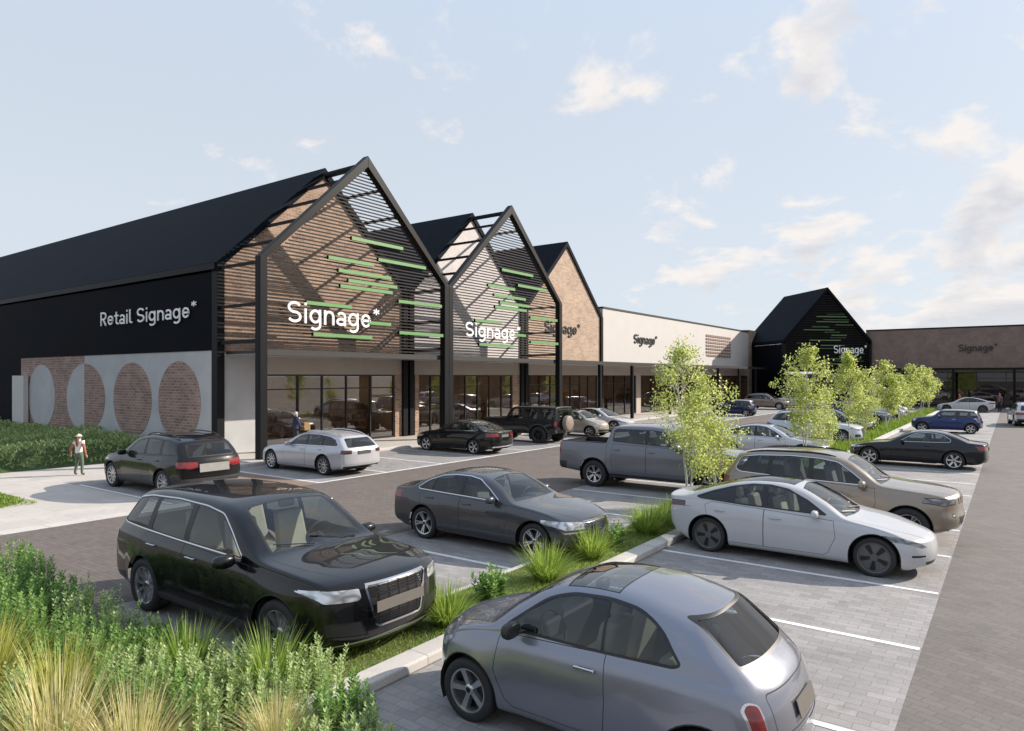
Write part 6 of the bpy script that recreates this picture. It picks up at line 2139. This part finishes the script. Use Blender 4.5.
def person(H, pose, mats, label, loc, rz, hair=None, hat=None, hair_len=0.1, coat=False):
    """pose: joint -> (x, y, z) in units of body height; x is the way the person faces"""
    J = dict(pelvis=(0, 0, .52), waist=(0, 0, .60), chest=(0, 0, .72), neck=(.0, 0, .83), chin=(.005, 0, .87), crown=(.005, 0, .965),
             sl=(0, .105, .80), el=(-.01, .135, .63), wl=(.03, .14, .48), hl=(.045, .14, .44), sr=(0, -.105, .80), er=(-.01, -.135, .63), wr=(.03, -.14, .48), hr=(.045, -.14, .44),
             pl=(0, .05, .50), kl=(.01, .055, .28), al=(-.01, .06, .045), tl=(.075, .065, .018), pr=(0, -.05, .50), kr=(.01, -.055, .28), ar=(-.01, -.06, .045), tr=(.075, -.065, .018))
    J.update(pose)
    names = list(J)
    bones = [('pelvis', 'waist', 'top'), ('waist', 'chest', 'top'), ('chest', 'neck', 'top'), ('neck', 'chin', 'skin'), ('chin', 'crown', 'skin'),
             ('chest', 'sl', 'top'), ('sl', 'el', 'sleeve'), ('el', 'wl', 'sleeve'), ('wl', 'hl', 'skin'), ('chest', 'sr', 'top'), ('sr', 'er', 'sleeve'), ('er', 'wr', 'sleeve'), ('wr', 'hr', 'skin'),
             ('pelvis', 'pl', 'leg'), ('pl', 'kl', 'leg'), ('kl', 'al', 'leg'), ('al', 'tl', 'shoe'), ('pelvis', 'pr', 'leg'), ('pr', 'kr', 'leg'), ('kr', 'ar', 'leg'), ('ar', 'tr', 'shoe')]
    rad = dict(pelvis=.085, waist=.075, chest=.085, neck=.034, chin=.048, crown=.052, sl=.045, sr=.045, el=.031, er=.031, wl=.021, wr=.021, hl=.017, hr=.017,
               pl=.062, pr=.062, kl=.042, kr=.042, al=.028, ar=.028, tl=.024, tr=.024)
    me = bpy.data.meshes.new('person')
    me.from_pydata([tuple(c * H for c in J[n]) for n in names], [(names.index(a), names.index(b)) for a, b, _ in bones], [])
    o = bpy.data.objects.new('person', me)
    COL.objects.link(o)
    md = o.modifiers.new('skin', 'SKIN')
    md.use_smooth_shade = True
    for i, n in enumerate(names):
        me.skin_vertices[0].data[i].radius = (rad[n] * H, rad[n] * H * (0.8 if n in ('pelvis', 'waist', 'chest') else 1))
        me.skin_vertices[0].data[i].use_root = n == 'pelvis'
    sb = o.modifiers.new('sub', 'SUBSURF')
    sb.levels = sb.render_levels = 2
    dg = bpy.context.evaluated_depsgraph_get()
    m2 = bpy.data.meshes.new_from_object(o.evaluated_get(dg))
    COL.objects.unlink(o)
    bpy.data.objects.remove(o)
    bm = bmesh.new()
    bm.from_mesh(m2)
    order = ['skin', 'top', 'sleeve', 'leg', 'shoe']
    segs = [(Vector(J[a]) * H, Vector(J[b]) * H, k, rad[a] * H) for a, b, k in bones]
    for f in bm.faces:
        c = f.calc_center_median()
        best = None
        for a, b, k, r in segs:
            ab = b - a
            t = max(0, min(1, (c - a).dot(ab) / ab.length_squared))
            d = (c - a - ab * t).length - r * 0.5
            if best is None or d < best[0]:
                best = (d, k)
        f.material_index = order.index(best[1])
        f.smooth = True
    # fingers and thumb, nose, ears: small closed pieces grown from the surface
    def stub(a, b, r0, r1, mi):
        a, b = Vector(a), Vector(b)
        d = (b - a).normalized()
        u = d.orthogonal().normalized()
        v = d.cross(u)
        r_ = []
        for p, r in ((a, r0), (a.lerp(b, .6), (r0 + r1) / 2), (b, r1)):
            r_.append([bm.verts.new(p + (u * math.cos(t) + v * math.sin(t)) * r) for t in [k * math.pi / 3 for k in range(6)]])
        for p, q in zip(r_, r_[1:]):
            for k in range(6):
                f = bm.faces.new((p[k], p[(k + 1) % 6], q[(k + 1) % 6], q[k]))
                f.material_index, f.smooth = mi, True
        bm.faces.new(r_[-1]).material_index = mi
    for s, sg in (('l', 1), ('r', -1)):
        w_, h_ = Vector(J['w' + s]) * H, Vector(J['h' + s]) * H
        d = (h_ - w_).normalized()
        side = d.cross(Vector((0, sg, 0)))
        side = side.normalized() if side.length > .1 else Vector((1, 0, 0))
        for k, (off, ln) in enumerate(((-.012, .030), (-.004, .038), (.004, .036), (.012, .028))):
            a = h_ + side * off * H - d * .004 * H
            stub(a, a + (d + side * off * 4 + Vector((0, -sg * .25, 0))) * ln * H, .0055 * H, .004 * H, 0)
        a = w_.lerp(h_, .35) - side * .012 * H
        stub(a, a + (d * .7 - side * .8).normalized() * .034 * H, .007 * H, .0045 * H, 0)
    hx, hz = J['chin'][0], (J['chin'][2] + J['crown'][2]) / 2
    hy = J['chin'][1]
    stub(((hx + .042) * H, hy * H, (hz + .004) * H), ((hx + .064) * H, hy * H, (hz - .012) * H), .007 * H, .009 * H, 0)
    for sg in (1, -1):
        stub(((hx - .002) * H, (hy + sg * .046) * H, (hz - .012) * H), ((hx - .004) * H, (hy + sg * .056) * H, (hz + .012) * H), .010 * H, .007 * H, 0)
        stub(((hx + .046) * H, (hy + sg * .019) * H, (hz + .008) * H), ((hx + .0535) * H, (hy + sg * .019) * H, (hz + .008) * H), .007 * H, .005 * H, 4)
    stub(((hx + .044) * H, hy * H, (hz - .030) * H), ((hx + .053) * H, hy * H, (hz - .030) * H), .012 * H, .010 * H, 2)
    m2.materials.clear()
    for k in order:
        m2.materials.append(SKIN if k == 'skin' else mats[k])
    bm.to_mesh(m2)
    bm.free()
    body = bpy.data.objects.new('person', m2)
    link(body)
    body.location = (loc[0], loc[1], loc[2])
    body.rotation_euler = (0, 0, rz)
    tag(body, label, 'person')
    def cap(name, mat, z0, grow, back=0.0, drop=0.0):
        mb = MB()
        c = Vector(((hx - .004) * H, hy * H, (hz + .012) * H))
        rx, ry, rz_ = .062 * H + grow, .056 * H + grow, .066 * H + grow
        vs, fs = [], []
        nu, nv = 16, 9
        for i in range(nv + 1):
            for j in range(nu):
                a = 2 * math.pi * j / nu
                lo_ = z0 if math.cos(a) > 0.1 else z0 - drop
                ph = (i / nv) * (math.pi / 2 - lo_)
                vs.append(c + Vector((rx * math.sin(ph) * math.cos(a), ry * math.sin(ph) * math.sin(a), rz_ * math.cos(ph))))
        for i in range(nv):
            for j in range(nu):
                fs.append((i * nu + j, i * nu + (j + 1) % nu, (i + 1) * nu + (j + 1) % nu, (i + 1) * nu + j)[::-1])
        mb.add(vs, fs)
        return mb.obj(name, mat, body, smooth=60)
    if hair:
        cap('hair', hair, 0.35, .002 * H, drop=hair_len * 6)
        if hair_len > .12:
            mb = MB()
            mb.tube([((hx - .05) * H, hy * H, (hz + .02) * H), ((hx - .068) * H, hy * H, (hz - .06) * H), ((hx - .075) * H, hy * H, (hz - .06 - hair_len) * H)], [.035 * H, .04 * H, .015 * H], 8)
            mb.obj('hair_tail', hair, body, smooth=60)
    if hat:
        c = cap('hat', hat, 0.25, .006 * H)
        mb = MB()
        n = 20
        pts = []
        for rr in (.058, .078):
            for k in range(n):
                a = 2 * math.pi * k / n
                pts.append(((hx - .004 + rr * 1.05 * math.cos(a)) * H, (hy + rr * .95 * math.sin(a)) * H, (hz + (.034 if rr < .07 else .024)) * H))
        mb.add(pts, [(k, (k + 1) % n, n + (k + 1) % n, n + k) for k in range(n)])
        ho = mb.obj('hat_brim', hat, c)
        sm = ho.modifiers.new('thick', 'SOLIDIFY')
        sm.thickness = .008
    return body

red = cloth('rust_sleeves', (0.36, 0.13, 0.09))
girl = person(1.42, dict(wl=(.03, .23, .50), el=(-.03, .20, .64), hl=(.05, .245, .465), wr=(-.02, -.20, .49), er=(-.04, -.18, .63), hr=(-.01, -.215, .455), kl=(.03, .075, .28), al=(.0, .105, .045), tl=(.08, .115, .018), ar=(-.02, -.095, .045), kr=(.02, -.07, .28), tr=(.06, -.10, .018)),
    dict(top=cloth('white_vest', (0.72, 0.66, 0.62)), sleeve=red, leg=cloth('green_grey_trousers', (0.10, 0.13, 0.09)), shoe=cloth('dark_boots', (0.03, 0.03, 0.035))),
    'child in white vest and pale cap with arms held out on the path', (-26.0, 10.4, 0.004), R(120), hair=cloth('brown_hair', (0.16, 0.07, 0.04)), hat=cloth('pale_cap', (0.66, 0.64, 0.55)), hair_len=.16)
p2 = person(1.74, dict(er=(.05, -.15, .64), wr=(.16, -.12, .60), hr=(.195, -.115, .60), el=(.05, .15, .64), wl=(.16, .12, .60), hl=(.195, .115, .60)),
    dict(top=cloth('navy_coat', (0.025, 0.03, 0.07)), sleeve=cloth('navy_sleeves', (0.025, 0.03, 0.07)), leg=cloth('dark_trousers', (0.03, 0.03, 0.035)), shoe=cloth('black_shoes', (0.02, 0.02, 0.02))),
    'person in a navy coat with grey hair carrying a tan bag past the shop window', (-25.3, 18.75, 0.134), R(75), hair=cloth('grey_hair', (0.5, 0.5, 0.52)), hair_len=.1)
bg_ = MB()
soft_box(bg_, -.14, .14, -.22, .22, 0, .34, 0, .03)
bag = bg_.obj('shopping_bag', cloth('tan_canvas', (0.34, 0.22, 0.09)), smooth=50, bevel=.02)
hb_ = MB()
hb_.tube([(-.1, 0, .33), (-.07, 0, .44), (.07, 0, .44), (.1, 0, .33)], .01, 6)
hb_.obj('handle', M['trim'], bag, smooth=50)
bag.location = (-25.3 + .44 * math.cos(R(75)), 18.75 + .44 * math.sin(R(75)), 0.134 + .90)
bag.rotation_euler = (0, 0, R(75))
tag(bag, 'tan bag held by the person in the navy coat', 'bag')
person(1.75, dict(kl=(.05, .055, .28), al=(.06, .06, .045), tl=(.14, .065, .018), ar=(-.10, -.06, .06), tr=(-.03, -.06, .018)),
    dict(top=cloth('orange_jacket', (0.42, 0.13, 0.05)), sleeve=cloth('orange_sleeves', (0.42, 0.13, 0.05)), leg=cloth('brown_trousers', (0.09, 0.05, 0.035)), shoe=cloth('dark_shoes', (0.03, 0.02, 0.02))),
    'distant person in an orange jacket by the white fastback at the far end', (-4.25, 82.6, 0.01), R(200), hair=cloth('dark_hair', (0.05, 0.03, 0.02)))
person(1.78, dict(), dict(top=cloth('red_grey_top', (0.20, 0.08, 0.08)), sleeve=cloth('grey_sleeves', (0.10, 0.08, 0.09)), leg=cloth('black_trousers', (0.02, 0.02, 0.022)), shoe=cloth('black_boots', (0.02, 0.02, 0.02))),
    'distant person in black trousers and dark red top standing by the far shop front', (-0.95, 81.0, 0.01), R(230), hair=cloth('black_hair', (0.02, 0.015, 0.012)))
SUN_STRENGTH, SKY_STRENGTH, EXPOSURE = 4.6, 0.105, 0.62
CLOUD_X, CLOUD_Y, CLOUD_LO, CLOUD_HI = 2.3, 4.9, 0.595, 0.70
CLOUD_FLAT, CLOUD_SC, CLOUD_DIR, CLOUD_AZ, CLOUD_BANK = 0.34, 4.6, (0.95, 0.3), 0.13, 1.5
CLOUD_LIT, CLOUD_GREY = (6.1, 5.7, 5.4), (4.35, 4.35, 4.6)
VEIL, VEIL_COL, VEIL_HIGH = (0.9, 0.72), (4.45, 4.85, 5.35), (4.8, 6.0, 7.8)
# ---------------------------------------------------------------- cars on the ground: (kind, x of car centre, y of car centre, heading, label)
def mid(P, axle_x, front=True, d=1):
    """x of the car's centre from the x of one axle; d=1 when the nose points to +x"""
    s = P['axles'][0 if front else 1]
    return axle_x - d * (P['L'] / 2 - s)
E0, W0 = 0.0, math.pi
GRP = 'cars parked in the bays'
def park(P, x, y, rz, label, cat='car'):
    return place(make_car(P, label, cat, GRP), x, y, rz)

park(SUV, mid(SUV, -7.28) + .20, 5.92, E0, 'glossy black SUV with a barred chrome edged grille and beige seats behind the planting').scale = (1.055, 1.05, 1.0)
park(SEDAN, mid(SEDAN, -7.19), 11.45, E0, 'dark grey sedan parked nose to the grass tufts')
park(PICKUP, mid(PICKUP, -10.42, False), 19.6, E0, 'grey crew cab pickup with an open black bed', 'pickup')
park(FIAT, mid(FIAT, -4.30, True, -1), 6.02, W0, 'small slate blue hatchback with a glass roof in the near corner').scale = (1.035, 1.02, 1.03)
park(TESLA, mid(TESLA, -1.89), 13.90, E0, 'white fastback car with a black glass roof')
park(JEEP, mid(JEEP, -1.69), 16.75, E0, 'tan brown SUV beside the white fastback')
park(vary(COUPE, lod=1), mid(COUPE, -4.47, True, -1), 30.5, W0, 'black two door coupe with silver five spoke wheels')
park(vary(MINI, lod=1), mid(MINI, -1.97, False, -1), 49.6, W0, 'blue small hatchback with a white roof')
park(vary(CROSSOVER, lod=1), mid(CROSSOVER, -22.30, True, -1), 10.85, W0, 'black SUV with red tail lights beside the path and hedge').scale = (1.09, 1.06, 1.05)
park(vary(WAGON, lod=1), mid(WAGON, -22.05, True, -1), 16.15, W0, 'silver estate car parked before the nearest shop window')
BMW = vary(SEDAN, paint=PT['black'], lod=1)
park(BMW, mid(BMW, -21.75, True, -1), 24.1, W0, 'black sedan parked alone before the slatted screens')
park(vary(OFFROAD, lod=1), -20.75, 29.9, W0, 'black boxy off road car with a covered spare wheel on its back').scale = (1.12, 1.08, 1.02)
park(vary(FIAT, paint=PT['champagne'], lod=1), -20.3, 34.6, E0, 'small beige hatchback half hidden behind the boxy off road car')
park(vary(TESLA, paint=PT['white'], lod=1, rim='twin', rim_mat=M['alloy']), -21.2, 38.6, E0, 'white saloon parked by the canopy post')
park(vary(TESLA, paint=PT['silver'], lod=1, rim='twin', rim_mat=M['alloy']), -8.2, 29.6, E0, 'silver sporty saloon behind the pickup')
park(vary(CROSSOVER, paint=PT['ice'], lod=1), -8.3, 38.2, E0, 'pale blue white SUV parked under the second pair of trees')
park(vary(SEDAN, paint=PT['charcoal'], lod=1), -8.9, 45.4, E0, 'dark saloon behind the trees')
park(vary(CROSSOVER, paint=PT['steel'], lod=2), -9.0, 53.5, E0, 'steel blue SUV behind the tree row')
park(vary(SEDAN, paint=PT['silver'], lod=2), -9.0, 61.5, E0, 'silver saloon near the far end of the tree row')
park(vary(FIAT, paint=PT['ice'], lod=2), -8.9, 67.0, E0, 'small pale hatchback at the far end of the tree row')
park(vary(MINI, paint=PT['navy'], lod=1), -19.5, 59.6, W0, 'dark blue hatchback with its tail to the aisle by the white shop')
park(vary(CROSSOVER, paint=PT['bronze'], lod=2), -20.6, 73.5, E0, 'bronze SUV parked before the white shop')
park(vary(SEDAN, paint=PT['silver'], lod=2), -18.6, 79.0, E0, 'silver saloon near the dark corner gable')
park(vary(TESLA, L=4.69, paint=PT['white'], lod=1, rim='twin'), -3.6, 79.0, W0, 'white fastback at the far end by the dark shop front')
park(vary(CROSSOVER, paint=PT['silver'], lod=1), 0.85, 60.0, R(97), 'silver SUV seen from behind on the right hand aisle')

# ---------------------------------------------------------------- sky, sun, camera
w = bpy.data.worlds.new('World')
sc.world = w
w.use_nodes = True
nt = w.node_tree
bg = nt.nodes['Background']
sky = nt.nodes.new('ShaderNodeTexSky')
sky.sky_type = 'NISHITA'
sky.sun_disc = False
sky.sun_elevation = math.asin(SUN.z)
sky.sun_rotation = math.atan2(SUN.x, SUN.y)
sky.altitude = 50
sky.air_density = 1.0
sky.dust_density = 1.2
sky.ozone_density = 1.4
tc = N(nt, 'ShaderNodeTexCoord')
sp = N(nt, 'ShaderNodeSeparateXYZ')
nt.links.new(tc.outputs['Generated'], sp.inputs[0])
def mth(op, a, b=None, clamp=False):
    n = N(nt, 'ShaderNodeMath', operation=op)
    n.use_clamp = clamp
    for i, q in enumerate((a, b)):
        if q is None:
            continue
        if isinstance(q, (int, float)):
            n.inputs[i].default_value = q
        else:
            nt.links.new(q, n.inputs[i])
    return n.outputs[0]
zz = mth('MAXIMUM', sp.outputs['Z'], 0.02)
# clouds on a flat layer: the direction is carried up to the layer's height
zc = mth('ADD', zz, CLOUD_FLAT)
cb = N(nt, 'ShaderNodeCombineXYZ')
nt.links.new(mth('DIVIDE', sp.outputs['X'], zc), cb.inputs['X'])
nt.links.new(mth('DIVIDE', sp.outputs['Y'], zc), cb.inputs['Y'])
mp = N(nt, 'ShaderNodeMapping')
mp.inputs['Location'].default_value = (CLOUD_X, CLOUD_Y, 0.0)
nt.links.new(cb.outputs[0], mp.inputs['Vector'])
def fbm(scale, detail, rough, vec=None, dist=0.0):
    n = N(nt, 'ShaderNodeTexNoise', i_Scale=scale, i_Detail=detail, i_Roughness=rough, i_Distortion=dist)
    nt.links.new(vec or mp.outputs[0], n.inputs['Vector'])
    return n.outputs['Fac']
# more cloud to the north east, clear to the north west
az = mth('ADD', mth('MULTIPLY', sp.outputs['X'], CLOUD_DIR[0]), mth('MULTIPLY', sp.outputs['Y'], CLOUD_DIR[1]))
# a bank of cloud low in the north east
lowb = N(nt, 'ShaderNodeMapRange')
lowb.interpolation_type = 'SMOOTHSTEP'
lowb.inputs['From Min'].default_value = 0.30
lowb.inputs['From Max'].default_value = 0.14
nt.links.new(sp.outputs['Z'], lowb.inputs['Value'])
az = mth('ADD', az, mth('MULTIPLY', lowb.outputs['Result'], mth('MULTIPLY', mth('MAXIMUM', mth('ADD', az, 0.15), 0.0), CLOUD_BANK)))
dens = mth('ADD', mth('ADD', mth('MULTIPLY', fbm(CLOUD_SC, 10.0, 0.6, None, 0.25), 0.75), mth('MULTIPLY', fbm(CLOUD_SC * 0.33, 2.0, 0.5), 0.40)), mth('MULTIPLY', az, CLOUD_AZ))
mr = N(nt, 'ShaderNodeMapRange')
mr.interpolation_type = 'SMOOTHSTEP'
mr.inputs['From Min'].default_value = CLOUD_LO
mr.inputs['From Max'].default_value = CLOUD_HI
nt.links.new(dens, mr.inputs['Value'])
# grey undersides: the density a little higher up decides how deep in the cloud a point lies
mp2 = N(nt, 'ShaderNodeMapping')
mp2.inputs['Location'].default_value = (CLOUD_X + 0.03, CLOUD_Y - 0.10, 0.0)
nt.links.new(cb.outputs[0], mp2.inputs['Vector'])
mr2 = N(nt, 'ShaderNodeMapRange')
mr2.inputs['From Min'].default_value = CLOUD_LO + 0.02
mr2.inputs['From Max'].default_value = CLOUD_HI + 0.06
nt.links.new(mth('ADD', mth('ADD', mth('MULTIPLY', fbm(CLOUD_SC, 6.0, 0.55, mp2.outputs[0], 0.25), 0.75), mth('MULTIPLY', fbm(CLOUD_SC * 0.33, 2.0, 0.5, mp2.outputs[0]), 0.40)), mth('MULTIPLY', az, CLOUD_AZ)), mr2.inputs['Value'])
ccol = N(nt, 'ShaderNodeMix', data_type='RGBA')
nt.links.new(mr2.outputs['Result'], ccol.inputs['Factor'])
ccol.inputs[6].default_value = (*CLOUD_LIT, 1)
ccol.inputs[7].default_value = (*CLOUD_GREY, 1)
# thin high veil everywhere, thicker towards the horizon
veil = N(nt, 'ShaderNodeMapRange')
veil.interpolation_type = 'SMOOTHSTEP'
veil.inputs['From Min'].default_value = 0.0
veil.inputs['From Max'].default_value = 0.75
veil.inputs['To Min'].default_value = VEIL[0]
veil.inputs['To Max'].default_value = VEIL[1]
nt.links.new(sp.outputs['Z'], veil.inputs['Value'])
vm = N(nt, 'ShaderNodeMix', data_type='RGBA')
nt.links.new(veil.outputs['Result'], vm.inputs['Factor'])
nt.links.new(sky.outputs['Color'], vm.inputs[6])
vz = N(nt, 'ShaderNodeMapRange')
vz.interpolation_type = 'SMOOTHSTEP'
vz.inputs['From Min'].default_value = 0.30
vz.inputs['From Max'].default_value = 0.85
nt.links.new(sp.outputs['Z'], vz.inputs['Value'])
vc = N(nt, 'ShaderNodeMix', data_type='RGBA')
nt.links.new(vz.outputs['Result'], vc.inputs['Factor'])
vc.inputs[6].default_value = (*VEIL_COL, 1)
vc.inputs[7].default_value = (*VEIL_HIGH, 1)
nt.links.new(vc.outputs[2], vm.inputs[7])
cm = N(nt, 'ShaderNodeMix', data_type='RGBA')
low = N(nt, 'ShaderNodeMapRange')
low.inputs['From Min'].default_value = 0.02
low.inputs['From Max'].default_value = 0.08
nt.links.new(sp.outputs['Z'], low.inputs['Value'])
nt.links.new(mth('MULTIPLY', mth('MULTIPLY', mr.outputs['Result'], low.outputs['Result']), 0.85), cm.inputs['Factor'])
nt.links.new(vm.outputs[2], cm.inputs[6])
nt.links.new(ccol.outputs[2], cm.inputs[7])
nt.links.new(cm.outputs[2], bg.inputs['Color'])
bg.inputs['Strength'].default_value = SKY_STRENGTH

ld = bpy.data.lights.new('sun', 'SUN')
ld.energy = SUN_STRENGTH
ld.angle = R(0.53)
ld.color = (1.0, 0.905, 0.79)
lo = link(bpy.data.objects.new('sun', ld))
lo.rotation_euler = (-SUN).to_track_quat('-Z', 'Y').to_euler()
lo.location = (20, 10, 30)

cd = bpy.data.cameras.new('camera')
cam = link(bpy.data.objects.new('camera', cd))
cam.location = (0, 0, 3.4)
cam.rotation_euler = (math.pi / 2, 0, math.atan((1012 - 512) / 688.0))
cd.sensor_width = 36
cd.lens = 36 * 688 / 1024.0
cd.shift_y = 11 / 1024.0
cd.clip_start = 0.1
cd.clip_end = 9000
sc.camera = cam
sc.view_settings.view_transform = 'Standard'
sc.view_settings.look = 'None'
sc.view_settings.exposure = EXPOSURE
sc.view_settings.gamma = 1.0
sc.view_settings.use_curve_mapping = False
sc.render.engine = 'CYCLES'
sc.cycles.use_denoising = True
sc.cycles.max_bounces = 8
sc.cycles.transparent_max_bounces = 16
sc.cycles.caustics_reflective = False
sc.cycles.caustics_refractive = False
